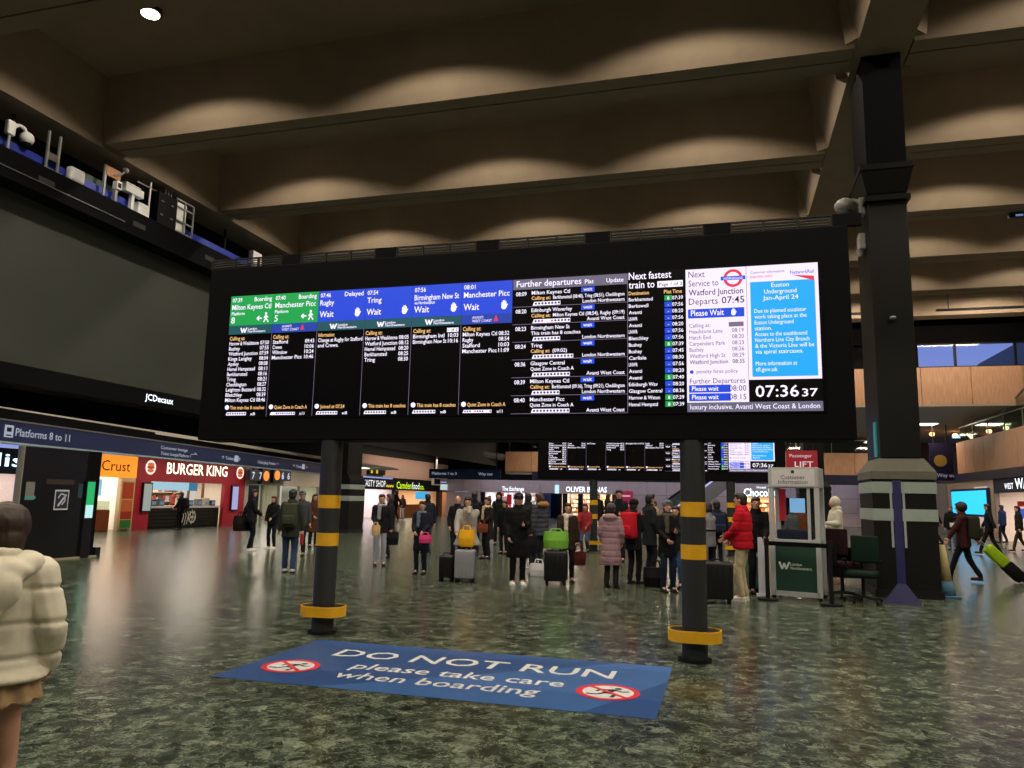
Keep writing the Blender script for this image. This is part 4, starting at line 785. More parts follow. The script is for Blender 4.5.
# glass stair flank high at right edge
q = on(1000, 400, 0, RW+.4)
r_ = root('stair_flank', (RW+.4, q.y, 0), 0, 'sloping glass stair flank at right edge above wooden balcony', 'stair')
MB().add([(0, 0, 5.35), (0, -9, 5.35), (0, -9, 8.6), (0, 0, 6.3), (.04, 0, 5.35), (.04, -9, 5.35), (.04, -9, 8.6), (.04, 0, 6.3)], [(0, 1, 2, 3), (7, 6, 5, 4), (0, 4, 5, 1), (1, 5, 6, 2), (2, 6, 7, 3), (3, 7, 4, 0)]).build('glass_side', GLASS, r_); MB().cyl((0.02, 0, 6.3), (.02, -9, 8.6), .05).build('handrail', STEEL, r_); MB().box(0, .05, -9, 0, 5.3, 5.36).build('shoe_rail', STEEL, r_)
# fittings on the big column
q = on(848, 212, 1, 15.5)
r_ = root('dome_camera', (2.62, 15.5, q.z), 0, 'grey dome camera on bracket at top corner of departure board', 'camera'); MB().box(0, .12, -.1, .1, -.1, .25).build('bracket', hm('8c8c88', .6), r_, bevel=.02); MB().tube([(.05, 0, .15), (-.12, 0, .22)], .06, 10).build('arm', hm('8c8c88', .6), r_); MB().ell((-.24, 0, .12), .2, .2, .16).build('housing', hm('8c8c88', .6), r_, smooth=True); MB().ell((-.24, 0, .02), .15, .15, .16).build('dome', hm('55585a', .2), r_, smooth=True)
q = on(860, 243, 1, 15.7)
r_ = root('wall_speaker', (2.70, 15.7, q.z), 0, 'small white speaker on left side of black column', 'speaker'); MB().box(-.08, .04, -.14, .14, -.16, .16).build('case', hm('8c8c88', .6), r_, bevel=.02); MB().cyl((-.04, 0, -.28), (-.04, 0, -.16), .05, .09).build('horn', hm('8c8c88', .6), r_)
p = on(1018, 214, 2, 10.36)
r_ = root('ceiling_projector', (p.x, p.y, 10.36), 0, 'small blue-lit box under concrete beam at far right', 'light'); MB().box(-.25, .25, -.1, .1, -.12, .03).build('case', BLACK, r_); MB().box(-.1, .1, -.11, -.1, -.1, -.04).build('lens', em('6a8ac0', .8), r_)
#@@PART3
# ================================================================== PEOPLE
TS = bpy.data.scenes.new('workshop')
def remesh(mb, name, m, parent, vox, smooth=2, post=None, extra=None):
    me = bpy.data.meshes.new(name); me.from_pydata(mb.v, [], mb.f)
    o = bpy.data.objects.new(name, me); TS.collection.objects.link(o)
    r = o.modifiers.new('r', 'REMESH'); r.mode = 'VOXEL'; r.voxel_size = vox; r.use_smooth_shade = True
    if smooth:
        q = o.modifiers.new('s', 'SMOOTH'); q.factor = .5; q.iterations = smooth
    TS.view_layers[0].update(); dg = TS.view_layers[0].depsgraph; new = bpy.data.meshes.new_from_object(o.evaluated_get(dg)); TS.collection.objects.unlink(o); COL.objects.link(o); o.modifiers.clear(); o.data = new; bpy.data.meshes.remove(me)
    new.name = name
    if post:
        ns = [v.normal.copy() for v in new.vertices]
        for v, n in zip(new.vertices, ns): v.co += n*post(v.co, n)
    if extra:
        b = bmesh.new(); b.from_mesh(new); t = bpy.data.meshes.new('t'); t.from_pydata(extra.v, [], extra.f); b.from_mesh(t); b.to_mesh(new); b.free(); bpy.data.meshes.remove(t)
    new.polygons.foreach_set('use_smooth', [True]*len(new.polygons))
    new.materials.clear(); new.materials.append(m); o.parent = parent
    return o
def ik(a, t, l1, l2, pole):
    a, t, pole = Vector(a), Vector(t), Vector(pole); d = t-a; L = min(d.length, (l1+l2)*.999); d.normalize()
    c = (l1*l1+L*L-l2*l2)/(2*l1*L); c = max(-1, min(1, c)); h = sqrt(max(0, 1-c*c))*l1
    p = pole-d*pole.dot(d); p.normalize(); return a+d*c*l1+p*h, a+d*L
SKIN = mat('skin_light', hexc('c08f78'), .55, scale=20); SKIN2 = mat('skin_tan', hexc('8f6248'), .55, scale=20); EYEM = mat('eye_dark', (.02, .015, .012), .2); LIP = mat('lip', hexc('8a4a44'), .5)
HAIRS = {k: mat('hair_'+k, hexc(v), .55, var=.4, scale=60) for k, v in dict(black='14100e', brown='2e1e14', auburn='3a2014', grey='6a6662').items()}
ARM = dict(down=(.25, .02, .80), phone=(.07, .27, 1.16), pocket=(.20, .10, .93), front=(.10, .25, 1.02), mouth=(.04, .20, 1.42), side=(.30, .12, .82), back=(.24, -.22, .80), fwd=(.22, .34, .90), strap=(.13, .17, 1.28), swingf=(.24, .28, .90), swingb=(.26, -.26, .86))
def person(px, py, top, heading, label, coat='1a1a1c', hem=.80, flare=0, legs='1c1d22', shoes='15151a', hair='black', style='short', hat=None, hood=None, arms=('down', 'down'), stride=0., puff=0, skin=SKIN, width=1., collar=None, fur=None, loc=None, height=None, vox=.018, puffa=.6, look=0., scarf=None, bare=False, skirt=None, boots=None, crouch=0., patch=None):
    if loc is None: loc = gr(px, py)
    loc = Vector((loc[0], loc[1], 0))
    if height is None:
        dd = (loc-Vector((0, 0, 0))).length; q = EYEP+((px-512)/FPX*CX+(384-top)/FPX*CY+FW)*1.0
        d = (px-512)/FPX*CX+(384-top)/FPX*CY+FW; t = dd/sqrt(d.x**2+d.y**2); height = max(1.45, min(1.93, (EYEP+d*t).z+.0))
    k = height/1.75; n_seed = random.random()*100
    r_ = root('person', loc, heading, label, 'person', 'people in the station hall')
    def V(x, y, z): return Vector((x*k, y*k, z*k))
    cz = -crouch
    hip = [V(-.09, 0, .92+cz), V(.09, 0, .92+cz)]; foot_t = [V(-.10, stride, .085), V(.10, -stride*.9, .085+abs(stride)*.15)]
    drop = 0
    knee = []; ank = []
    for i in range(2):
        kn, an = ik(hip[i], foot_t[i], .44*k, .405*k, (0, 1, 0)); knee.append(kn); ank.append(an)
    sh = [V(-.175*width, -.01, 1.43+cz), V(.175*width, -.01, 1.43+cz)]; el = []; wr_ = []
    for i in range(2):
        t = ARM[arms[i]] if isinstance(arms[i], str) else arms[i]; t = V(t[0]*(-1 if i == 0 else 1), t[1], t[2]+cz)
        e, w = ik(sh[i], t, .285*k, .25*k, ((-1 if i == 0 else 1)*.5, -.8, -.4)); el.append(e); wr_.append(w)
    Lk = Matrix.Rotation(look, 3, 'Z'); HC = V(0, .02, 1.632+cz)
    def hd(x, y, z): return HC+Lk@(Vector((x, y, z))*k)
    # body: one continuous skin
    b = MB()
    b.loft([(z*k, rx*k, ry*k, 0, 0) for z, rx, ry in ((.84+cz, .13, .09), (.95+cz, .15, .10), (1.1+cz, .125, .09), (1.3+cz, .15, .10), (1.42+cz, .14, .075), (1.47+cz, .06, .055))])
    b.cap(V(0, -.005, 1.42+cz), HC-V(0, .01, .06), .055*k, .052*k)
    b.ell(HC+V(0, 0, .015), .076*k, .095*k, .105*k, Lk, 14, 10); b.ell(hd(0, .025, -.055), .055*k, .062*k, .065*k, Lk)
    b.ell(hd(0, .098, -.008), .013*k, .020*k, .026*k, Lk, 8, 6)
    for sx_ in (-1, 1): b.ell(hd(sx_*.078, -.005, -.005), .012*k, .02*k, .032*k, Lk, 8, 6)
    for i in range(2):
        b.cap(hip[i], knee[i], .07*k, .05*k); b.cap(knee[i], ank[i], .05*k, .036*k); b.cap(ank[i], ank[i]+V(0, .12, -.045), .034*k, .03*k)
        b.cap(sh[i], el[i], .045*k, .037*k); b.cap(el[i], wr_[i], .036*k, .026*k)
        d = (wr_[i]-el[i]).normalized(); b.cap(wr_[i], wr_[i]+d*.07*k, .027*k, .032*k)
    fx = MB()
    for i in range(2):
        d = (wr_[i]-el[i]).normalized(); sgn = -1 if i == 0 else 1
        side = d.cross(Vector((sgn, 0, 0.2))); side = side.normalized() if side.length > .1 else Vector((0, 1, 0)); nrm = side.cross(d)*sgn; nrm.normalize()
        base = wr_[i]+d*.085*k
        for j, (off, ln) in enumerate(((-.027, .062), (-.009, .072), (.009, .068), (.026, .052))):
            a0 = base+side*off*k; a1 = a0+(d*.85-nrm*.35).normalized()*ln*.55*k; a2 = a1+(d*.5-nrm*.8).normalized()*ln*.5*k
            fx.cap(a0, a1, .009*k, .0085*k, 6); fx.cap(a1, a2, .0085*k, .007*k, 6)
        a0 = wr_[i]+d*.03*k+side*.026*k; a1 = a0+(d*.6+side*.7-nrm*.3).normalized()*.04*k; a2 = a1+(d*.9-nrm*.3).normalized()*.03*k
        fx.cap(a0, a1, .011*k, .010*k, 6); fx.cap(a1, a2, .010*k, .008*k, 6)
    remesh(b, 'body', skin, r_, max(.013, vox*.8), 2, extra=fx)
    for sx_ in (-1, 1): MB().ell(hd(sx_*.031, .083, .016), .012*k, .008*k, .007*k, Lk, 8, 6).build('eye', EYEM, r_, smooth=True)
    MB().ell(hd(0, .084, -.058), .024*k, .008*k, .007*k, Lk, 8, 6).build('mouth', LIP, r_, smooth=True)
    def folds(amp, sc=9): return lambda co, n: amp*noise.noise(co*sc/k+Vector((n_seed, 0, 0)))
    # trousers
    if not bare:
        b = MB(); b.loft([(z*k, rx*k, ry*k, 0, -.005*k) for z, rx, ry in ((.80+cz, .135, .10), (.90+cz, .17, .125), (1.02+cz, .155, .112))])
        for i in range(2):
            b.cap(hip[i]+V(0, 0, -.03), knee[i], .092*k, .068*k); b.cap(knee[i], ank[i]+V(0, 0, .02), .067*k, .058*k)
        remesh(b, 'trousers', hm(legs, .8, scale=25), r_, vox, 3, folds(.010, 14))
    if skirt:
        b = MB().loft([(z*k, rx*k, ry*k, 0, 0) for z, rx, ry in ((.79, .235, .175), (.88, .21, .155), (1.0, .16, .115))], 24); remesh(b, 'skirt', hm(skirt, .8, scale=30), r_, vox, 1, lambda co, n: .012*sin(math.atan2(co.y, co.x)*12))
    for i in range(2):
        a = ank[i]; b = MB(); b.ell(a+V(0, .0, -.035), .045*k, .06*k, .05*k); b.ell(a+V(0, .10, -.05), .046*k, .10*k, .036*k); b.ell(a+V(0, .05, -.045), .045*k, .10*k, .04*k)
        if boots: b.cap(a, a+(knee[i]-a)*.45, .058*k, .066*k)
        sh_ = remesh(b, 'shoe', hm(boots or shoes, .5), r_, .014, 1)
        MB().box((a.x-.042*k), a.x+.042*k, a.y-.055*k, a.y+.185*k, max(.0, a.z-.088*k), a.z-.062*k).build('sole', hm('d8d8d4' if shoes[0] in 'def' else '101012'), sh_)
    # coat / jacket
    b = MB(); w = width; f = flare
    rings = [(hem+cz, .19+f, .145+f*.8), ((hem+.95)/2+cz, .187+f*.45, .145+f*.4), (.95+cz, .185, .14), (1.10+cz, .178, .135), (1.28+cz, .19, .14), (1.40+cz, .178, .118), (1.46+cz, .12, .085), (1.51+cz, .08, .08)]
    b.loft([(z*k, rx*k*w, ry*k*w, 0, -.005*k) for z, rx, ry in rings], 20)
    for i in range(2):
        b.cap(sh[i]+V(.02 if i == 0 else -.02, 0, -.02), el[i], .078*k*w, .066*k*w); b.cap(el[i], wr_[i]-(wr_[i]-el[i]).normalized()*.012*k, .066*k*w, .052*k*w)
    if hood == 'down': b.ell(V(0, -.10, 1.47+cz), .15*k, .10*k, .085*k); b.ell(V(0, .01, 1.485+cz), .10*k, .10*k, .05*k)
    else: b.loft([(z*k, rx*k, rx*.95*k, 0, 0) for z, rx in ((1.44+cz, .105), (1.545+cz, .088))], 16)
    if puff:
        def pf(co, n):
            t = (co.z/k/puff) % 1.; d = min(t, 1-t)*puff; return k*puffa*(.010-.028*math.exp(-(d/.012)**2)+.010*noise.noise(co*14))
    else: pf = folds(.012, 8)
    ct = remesh(b, 'coat' if hem < .7 else 'jacket', hm(coat, .75, scale=30), r_, vox, 2, pf)
    if patch: MB().box(*patch).build('logo', WHITE, ct)
    # hair, hats, hoods
    b = MB(); hc = HAIRS[hair]
    if hood == 'up':
        b.ell(HC+V(0, -.022, .022), .118*k, .125*k, .142*k, Lk, 14, 10); b.ell(V(0, -.03, 1.50+cz), .13*k, .11*k, .09*k)
        hb = MB(); hb.ell(hd(0, .0, .005), .1, .1, .1)
        remesh(b, 'hood', hm(coat, .75, scale=30), r_, vox, 2, None)
        MB().ell(hd(0, .075, -.015), .065*k, .045*k, .08*k, Lk, 12, 8).build('face', skin, r_, smooth=True)
        MB().ell(hd(0, .122, -.02), .012*k, .012*k, .02*k, Lk, 8, 6).build('nose', skin, r_, smooth=True)
    else:
        b.ell(hd(0, -.018, .035), .090*k, .098*k, .092*k, Lk, 14, 10); b.ell(hd(0, -.045, -.02), .083*k, .068*k, .09*k, Lk); b.ell(hd(0, .022, .078), .080*k, .084*k, .046*k, Lk)
        if style == 'long': b.cap(hd(0, -.055, .0), hd(0, -.075, -.24), .082*k, .06*k); b.cap(hd(-.07, -.02, 0), hd(-.085, -.01, -.2), .032*k, .03*k); b.cap(hd(.07, -.02, 0), hd(.085, -.01, -.2), .032*k, .03*k)
        if style == 'bob': b.ell(hd(0, -.035, -.03), .102*k, .085*k, .12*k, Lk)
        if style == 'curly': b.ell(hd(0, -.03, .03), .125*k, .12*k, .125*k, Lk)
        if style == 'bun': b.ell(hd(0, -.06, .12), .05*k, .05*k, .045*k, Lk)
        if style != 'bald': remesh(b, 'hair', hc, r_, .012, 1, lambda co, n: .004*noise.noise(co*70))
        if hat:
            b = MB(); b.ell(hd(0, -.012, .065), .099*k, .112*k, .085*k, Lk, 16, 10); b.loft([(HC.z+z*k, .1*k, .112*k, HC.x, HC.y-.012*k) for z in (.03, .065)], 18); remesh(b, 'beanie' if hat[0] != '+' else 'cap', hm(hat.strip('+'), .85, scale=60), r_, .012, 1)
            if hat[0] == '+': MB().ell(hd(0, .12, .045), .07*k, .06*k, .01*k, Lk).build('cap_brim', hm(hat.strip('+'), .85), r_, smooth=True)
    if fur: remesh(MB().ell(V(0, -.09, 1.50+cz), .17*k, .12*k, .075*k), 'fur_trim', hm(fur, .9, scale=90), r_, .013, 0, lambda co, n: .016*noise.noise(co*60))
    if scarf:
        b = MB(); b.ell(V(0, .01, 1.475+cz), .125*k, .125*k, .06*k); b.cap(V(.05, .12, 1.45+cz), V(.06, .15, 1.15+cz), .05*k, .045*k); remesh(b, 'scarf', hm(scarf, .9, scale=40), r_, .014, 1, folds(.014, 20))
    r_['_k'] = k
    info = dict(root=r_, k=k, wr=wr_, loc=loc, M=Matrix.Translation(loc)@Matrix.Rotation(heading, 4, 'Z'))
    del r_['_k']; return info
def wp(P, v): return P['M']@(Vector(v)*P['k'])
def hand_pt(P, i): return P['M']@P['wr'][i]
TO_CAM = lambda px, py: math.atan2(-gr(px, py).x, gr(px, py).y)      # heading whose forward points away from camera = this
def away(px, py, d=0): p = gr(px, py); return math.atan2(p.y, p.x)-pi/2+radians(d)
# heading: local +y forward. away() faces away from camera; +180 faces the camera; +90 = walking to picture left
# ------------------------------------------------------------------ luggage builders
def backpack(P, label, col, size=(.30, .17, .44), z=1.20, y=-.235):
    r_ = root('backpack', wp(P, (0, y, z-size[2]/2)), P['root'].rotation_euler.z, label, 'backpack', 'backpacks worn by travellers'); w, d, h = size; m = hm(col, .8, scale=25)
    MB().box(-w/2, w/2, -d/2, d/2, 0, h, .02, .015).build('bag', m, r_, bevel=.045, smooth=True, seg=3)
    MB().box(-w*.38, w*.38, -d/2-.045, -d/2+.02, .05, h*.5).build('front_pocket', m, r_, bevel=.03, smooth=True)
    for s in (-1, 1): MB().tube([(s*w*.33, d*.3, h*.9), (s*w*.40, d*.5+.06, h*.98), (s*w*.42, d*.5+.26, h*.9)], .022, 8).build('strap', m, r_, smooth=True)
    MB().tube([(-.05, 0, h), (-.03, 0, h+.04), (.03, 0, h+.04), (.05, 0, h)], .01).build('grab_handle', m, r_); return r_
def suitcase(px, py, rz, label, col, size=(.42, .26, .60), handle=.45, loc=None, tilt=0, hm_=None):
    p = Vector(loc) if loc is not None else gr(px, py); r_ = root('suitcase', p, rz, label, 'suitcase', 'wheeled suitcases'); w, d, h = size; m = hm(col, .45)
    if tilt: r_.rotation_euler = (tilt, 0, rz)
    MB().box(-w/2, w/2, -d/2, d/2, .07, .07+h).build('shell', m, r_, bevel=.04, smooth=True, seg=3)
    for k in range(5): MB().box(-w*.4+k*w*.2-.01, -w*.4+k*w*.2+.01, -d/2-.008, -d/2+.01, .14, h).build('rib', m, r_)
    MB().box(-w/2-.006, w/2+.006, -.012, .012, .10, .04+h).build('zip_seam', hm('1a1a1c'), r_)
    for sx_ in (-1, 1):
        for sy in (-1, 1): MB().cyl((sx_*w*.38-.018, sy*d*.32, .034), (sx_*w*.38+.018, sy*d*.32, .034), .034, n=12).box(sx_*w*.38-.024, sx_*w*.38+.024, sy*d*.32-.02, sy*d*.32+.02, .045, .075).build('wheel', hm('101012'), r_)
    if handle:
        MB().cyl((-w*.25, d*.3, .07+h), (-w*.25, d*.3, .07+h+handle), .011).cyl((w*.25, d*.3, .07+h), (w*.25, d*.3, .07+h+handle), .011).build('pull_handle', STEEL, r_); MB().box(-w*.3, w*.3, d*.3-.02, d*.3+.02, .07+h+handle-.01, .07+h+handle+.025).build('grip', hm('151517'), r_, bevel=.008)
    MB().tube([(-.08, 0, .07+h), (-.06, 0, .11+h), (.06, 0, .11+h), (.08, 0, .07+h)], .012).build('carry_handle', hm('1a1a1c'), r_); return r_
def tote(pos, rz, label, col, size=(.34, .14, .30), handles=.16, cat='bag'):
    r_ = root('bag', pos, rz, label, cat, 'hand bags and shopping bags'); w, d, h = size; m = hm(col, .7, scale=14)
    b = MB().loft([(0, w*.46, d*.46, 0, 0), (.02, w*.5, d*.5, 0, 0), (h*.5, w*.53, d*.55, 0, 0), (h, w*.5, d*.34, 0, 0)], 20)
    b.build('sack', m, r_, smooth=False)
    if handles:
        for s in (-1, 1): MB().tube([(-w*.25, s*d*.25, h*.97), (-w*.18, s*d*.1, h+handles), (w*.18, s*d*.1, h+handles), (w*.25, s*d*.25, h*.97)], .012).build('handle', m, r_)
    return r_
def phone(P, i, label):
    p = hand_pt(P, i); r_ = root('phone', p, P['root'].rotation_euler.z, label, 'phone', 'phones in hands'); d = .07*P['k']
    MB().box(-.037, .037, .05, .058, .02, .165).build('case', hm('15151a', .3), r_, bevel=.003); MB().box(-.033, .033, .049, .05, .027, .158).build('display', em('8a9ac0', .5), r_); return r_
# ------------------------------------------------------------------ girl in the foreground
G = person(0, 0, 0, radians(30), 'person in cream quilted jacket and beige skirt seen from behind at lower left', coat='d6d0bc', hem=.90, flare=.05, hair='brown', style='bob', hood='down', arms=((.22, .12, .95), (.22, .12, .95)), puff=.168, puffa=.6, width=1.12, bare=True, skirt='a88c68', shoes='e0e0dc', loc=(-3.09, 2.72), height=1.52, vox=.010)
b = MB(); k = G['k']
for (x, y, z, rx, ry, rz) in ((0, -.14, 1.44, .20, .10, .075), (-.12, -.06, 1.46, .09, .12, .07), (.12, -.06, 1.46, .09, .12, .07), (0, -.20, 1.35, .17, .075, .13), (0, -.21, 1.26, .10, .05, .08)): b.ell((x*k, y*k, z*k), rx*k, ry*k, rz*k, n=16, m=10)
remesh(b, 'hood', hm('d6d0bc', .75, scale=30), G['root'], .011, 4, lambda co, n: .008*noise.noise(co*12))
b = MB(); b.ell((0, -.03*k, 1.655*k), .118*k, .122*k, .118*k, n=18, m=12); b.ell((0, -.07*k, 1.57*k), .112*k, .085*k, .12*k, n=16, m=10)
remesh(b, 'hair_fall', HAIRS['brown'], G['root'], .008, 1, lambda co, n: .004*noise.noise(Vector((co.x*90, co.y*90, co.z*9))))
A = away
# ------------------------------------------------------------------ left group
P = person(179, 530, 492, radians(95), 'person in black ordering at the red burger counter', coat='101012', legs='121216', arms=('front', 'front')); backpack(P, 'black backpack on person at the burger counter', '0d0d10')
P = person(249, 551, 489, A(249, 551, -75), 'dark-haired man in black reaching right near platform six doors, large bag behind', coat='15171c', legs='101014', shoes='d8d8d8', arms=('back', 'front'), stride=.06)
tote(hand_pt(P, 0)+Vector((0, 0, -.36)), 1.2, 'bulky black holdall behind man near platform doors', '0f0f12', (.55, .3, .42), .1)
P = person(271, 549, 496, A(271, 549, 150), 'woman in short black jacket and white trainers facing man with holdall', coat='121216', legs='15161a', shoes='e4e4e4', hair='auburn', style='bob', arms=('front', 'pocket'))
P = person(288, 573, 489, A(288, 573, -10), 'man in dark green jacket and jeans walking away with green backpack', coat='2c302c', hem=.74, legs='2a3c5c', shoes='c8c8c8', stride=.13, arms=('down', 'down')); backpack(P, 'olive green backpack on man in jeans', '343a2c', (.32, .18, .48))
r_ = root('bottle', hand_pt(P, 1)+Vector((0, 0, -.30)), 0, 'red drinks bottle hanging from hand of man in jeans', 'bottle'); MB().cyl((0, 0, 0), (0, 0, .2), .035).cyl((0, 0, .2), (0, 0, .235), .035, .018).build('body', hm('a02028', .3), r_); MB().cyl((0, 0, .235), (0, 0, .28), .02).build('cap', hm('15151a'), r_)
P = person(299, 556, 491, A(299, 556, 170), 'person in grey cap half hidden behind man with green backpack', coat='3a3c40', hat='+6a6c70', legs='202228')
P = person(312, 547, 494, A(312, 547, -160), 'long-haired woman in long brown coat beside left board post', coat='4a2c1c', hem=.48, flare=.03, hair='black', style='long', arms=('pocket', 'front'))
# ------------------------------------------------------------------ centre-left
P = person(379, 566, 494, A(379, 566, 180), 'man in open black jacket and pale grey jeans facing camera, left of centre', coat='141418', legs='8a8e98', shoes='17171a', hair='brown', arms=('down', 'front'), scarf='8a8c90')
tote(hand_pt(P, 1)+Vector((.06, -.16, -.24)), 0, 'small beige bag held by man in grey jeans', 'b89a72', (.20, .12, .22), .06); tote(hand_pt(P, 0)+Vector((0, 0, -.36)), .3, 'black shoulder bag beside man in grey jeans', '0e0e11', (.38, .16, .30), .1)
P = person(388, 558, 494, A(388, 558, 90), 'person in black half hidden behind man in grey jeans', coat='16161a', hair='brown', style='bob')
P = person(395, 521, 491, A(395, 521, 60), 'dark figure walking before the far candy shop', coat='141418', stride=.15, arms=('swingf', 'swingb'))
P = person(402, 519, 495, A(402, 519, 160), 'small figure in pale trousers before far cafe', coat='5a3a3a', legs='c8c0b8', hair='auburn', style='long')
P = person(420, 574, 501, A(420, 574, 165), 'woman in long navy coat with pink bag facing camera', coat='151824', hem=.55, flare=.02, legs='16181e', hair='black', style='short', arms=('front', 'front'), scarf='5a6474')
tote(hand_pt(P, 0)+Vector((.10, -.10, -.22)), .2, 'bright pink gift bag held by woman in navy coat', 'c03a70', (.26, .12, .16), .05)
P = person(426, 553, 494, A(426, 553, 20), 'dark-haired person behind woman in navy coat', coat='18202c', legs='3a4a66', hair='black')
P = person(466, 579, 497, A(466, 579, 175), 'woman in loose grey cape coat drinking from cup behind suitcase', coat='96928c', hem=.72, flare=.08, width=1.12, legs='141418', hair='black', style='bob', arms=('mouth', (.20, .30, 1.0)), scarf='8a8274')
c = hand_pt(P, 0); r_ = root('paper_cup', c+Vector((.03, -.07, .0)), 0, 'white paper cup held by woman in grey cape coat', 'cup'); MB().cyl((0, 0, 0), (0, 0, .11), .03, .042, 14).build('cup', hm('d8d4cc'), r_); MB().cyl((0, 0, .11), (0, 0, .125), .045, n=14).build('lid', hm('e8e4e0'), r_)
sc = gr(468, 581); suitcase(0, 0, .1, 'light grey hard suitcase under the yellow bag', '8b8d93', (.38, .25, .54), .36, loc=(sc.x+.02, sc.y-.25, 0))
suitcase(0, 0, .1, 'small black case left of light grey suitcase', '0f0f12', (.28, .22, .42), 0, loc=(sc.x-.36, sc.y-.22, 0))
tote((sc.x+.04, sc.y-.27, .665), .1, 'bright yellow bag on top of light grey suitcase', 'd8a018', (.30, .17, .32), .07)
P = person(456, 560, 496, A(456, 560, 175), 'balding man in black coat behind woman in grey cape', coat='14161a', hem=.6, style='bald', hair='grey', arms=('pocket', 'pocket'))
P = person(473, 556, 492, A(473, 556, 0), 'dark-haired figure right behind woman in grey cape', coat='101214')
P = person(487, 559, 497, A(487, 559, 120), 'woman in dark coat with big cream scarf', coat='201c1c', hem=.55, hair='auburn', style='bun', scarf='c8b490', arms=('front', 'down'), flare=.02)
tote(hand_pt(P, 0)+Vector((.0, -.03, -.24)), .3, 'brown handbag of woman with cream scarf', '6a3820', (.32, .14, .22), .1)
P = person(498, 545, 493, A(498, 545, 170), 'far person in black with dark green hood left of tall man in black', coat='15201a', hood='up')
P = person(504, 554, 501, A(504, 554, 150), 'short person in black coat left of tall man in black', coat='101013', hem=.6, hair='brown', style='bob')
P = person(517, 585, 494, A(517, 585, 190), 'tall man in long black coat and bright white trainers', coat='0c0c0f', hem=.52, flare=.02, legs='101013', shoes='f0f0f0', hat='+15151a', hair='black', arms=('phone', 'pocket'), width=1.08); phone(P, 0, 'phone held by tall man in long black coat')
P = person(527, 568, 493, A(527, 568, 0), 'dark-clad person close behind tall man in black coat', coat='1c1e22')
# ------------------------------------------------------------------ centre
P = person(539, 575, 493, A(539, 575, 50), 'woman in grey puffer jacket with fur hood and long brown hair', coat='3c3e48', hem=.84, puff=.10, hair='brown', style='long', fur='8a6a44', legs='2a2c34', boots='1a1616', arms=('down', 'down'))
tote(hand_pt(P, 0)+Vector((-.02, -.05, -.42)), .4, 'black handbag hanging beside woman in grey puffer jacket', '101014', (.3, .14, .36), .14); tote((P['loc'].x+.05, P['loc'].y-.25, 0), .2, 'white carrier bag on floor by woman in grey puffer jacket', 'c0c0c4', (.36, .2, .26), .08)
P = person(567, 582, 503, A(567, 582, 190), 'woman in dark brown jacket behind black suitcase with green bag', coat='2c201c', hem=.7, hair='black', style='bob', arms=('down', (.16, .26, 1.0)), legs='141216', scarf='c8b8b0')
sc = gr(559, 583); suitcase(0, 0, .15, 'black upright suitcase under the lime green bag', '111113', (.44, .28, .56), .2, loc=(sc.x, sc.y-.3, 0)); tote((sc.x, sc.y-.32, .665), .15, 'lime green shopping bag on black suitcase', '6aa038', (.46, .24, .32), .05)
tote(hand_pt(P, 0)+Vector((.02, -.02, -.46)), .3, 'dark red handbag at right of woman in brown jacket', '4a1a18', (.28, .13, .26), .14)
P = person(585, 552, 505, A(585, 552, 170), 'crouching person in red top and jeans behind second board post', coat='8a2a30', legs='3a4a60', hair='auburn', style='bob', crouch=.22, arms=('front', 'fwd'), height=1.68)
P = person(598, 535, 494, A(598, 535, 160), 'far dark figure standing before the clothes shop', coat='16140f', hem=.6)
P = person(608, 534, 494, A(608, 534, -60), 'far figure with long hair before the clothes shop', coat='2a201a', style='long', hair='brown')
P = person(611, 588, 504, A(611, 588, -15), 'person in long dusty pink quilted coat seen from behind', coat='8d7078', hem=.48, flare=.03, puff=.13, hood='down', hat='4a4a52', legs='2a2224', boots='121014', width=1.05, arms=('pocket', 'pocket'))
P = person(619, 562, 490, A(619, 562, 175), 'dark-haired man facing camera behind person in pink coat', coat='15161a', hair='black', arms=('phone', 'down'))
P = person(634, 584, 500, A(634, 584, -30), 'person in black beanie and dark jacket wearing red backpack', coat='15181a', hem=.7, hat='121316', legs='131519', arms=('strap', 'phone')); backpack(P, 'bright red backpack on person in black beanie', 'b01826', (.34, .2, .50))
P = person(650, 577, 494, A(650, 577, -60), 'man in long dark jacket in profile beside red backpack', coat='1a1e20', hem=.66, hair='black', legs='121419', arms=('front', 'pocket'))
P = person(655, 546, 501, A(655, 546, 120), 'far person in beige coat between dark jackets', coat='b09a78', hem=.55, hair='auburn', legs='b8a08a')
P = person(668, 592, 501, A(668, 592, 200), 'woman in black coat and grey beanie looking up, left of near post', coat='0f0f12', hem=.66, hat='5a626c', hair='brown', arms=('phone', 'front'), legs='1a2236', scarf='4a4640')
r_ = root('camera', hand_pt(P, 0)+Vector((.06, -.08, -.02)), P['root'].rotation_euler.z, 'black camera held by woman in grey beanie', 'camera'); MB().box(-.065, .065, -.03, .03, -.04, .05).build('body', hm('101012', .4), r_, bevel=.01); MB().cyl((0, .03, 0), (0, .10, 0), .035, n=14).build('lens', hm('0a0a0c', .3), r_)
tote(gr(655, 587), .2, 'black bag standing on floor near woman in grey beanie', '0e0e11', (.42, .24, .36), .12)
P = person(677, 588, 506, A(677, 588, 160), 'person in jeans partly behind near right post', coat='1a1c22', legs='33507c', hair='brown', style='bob')
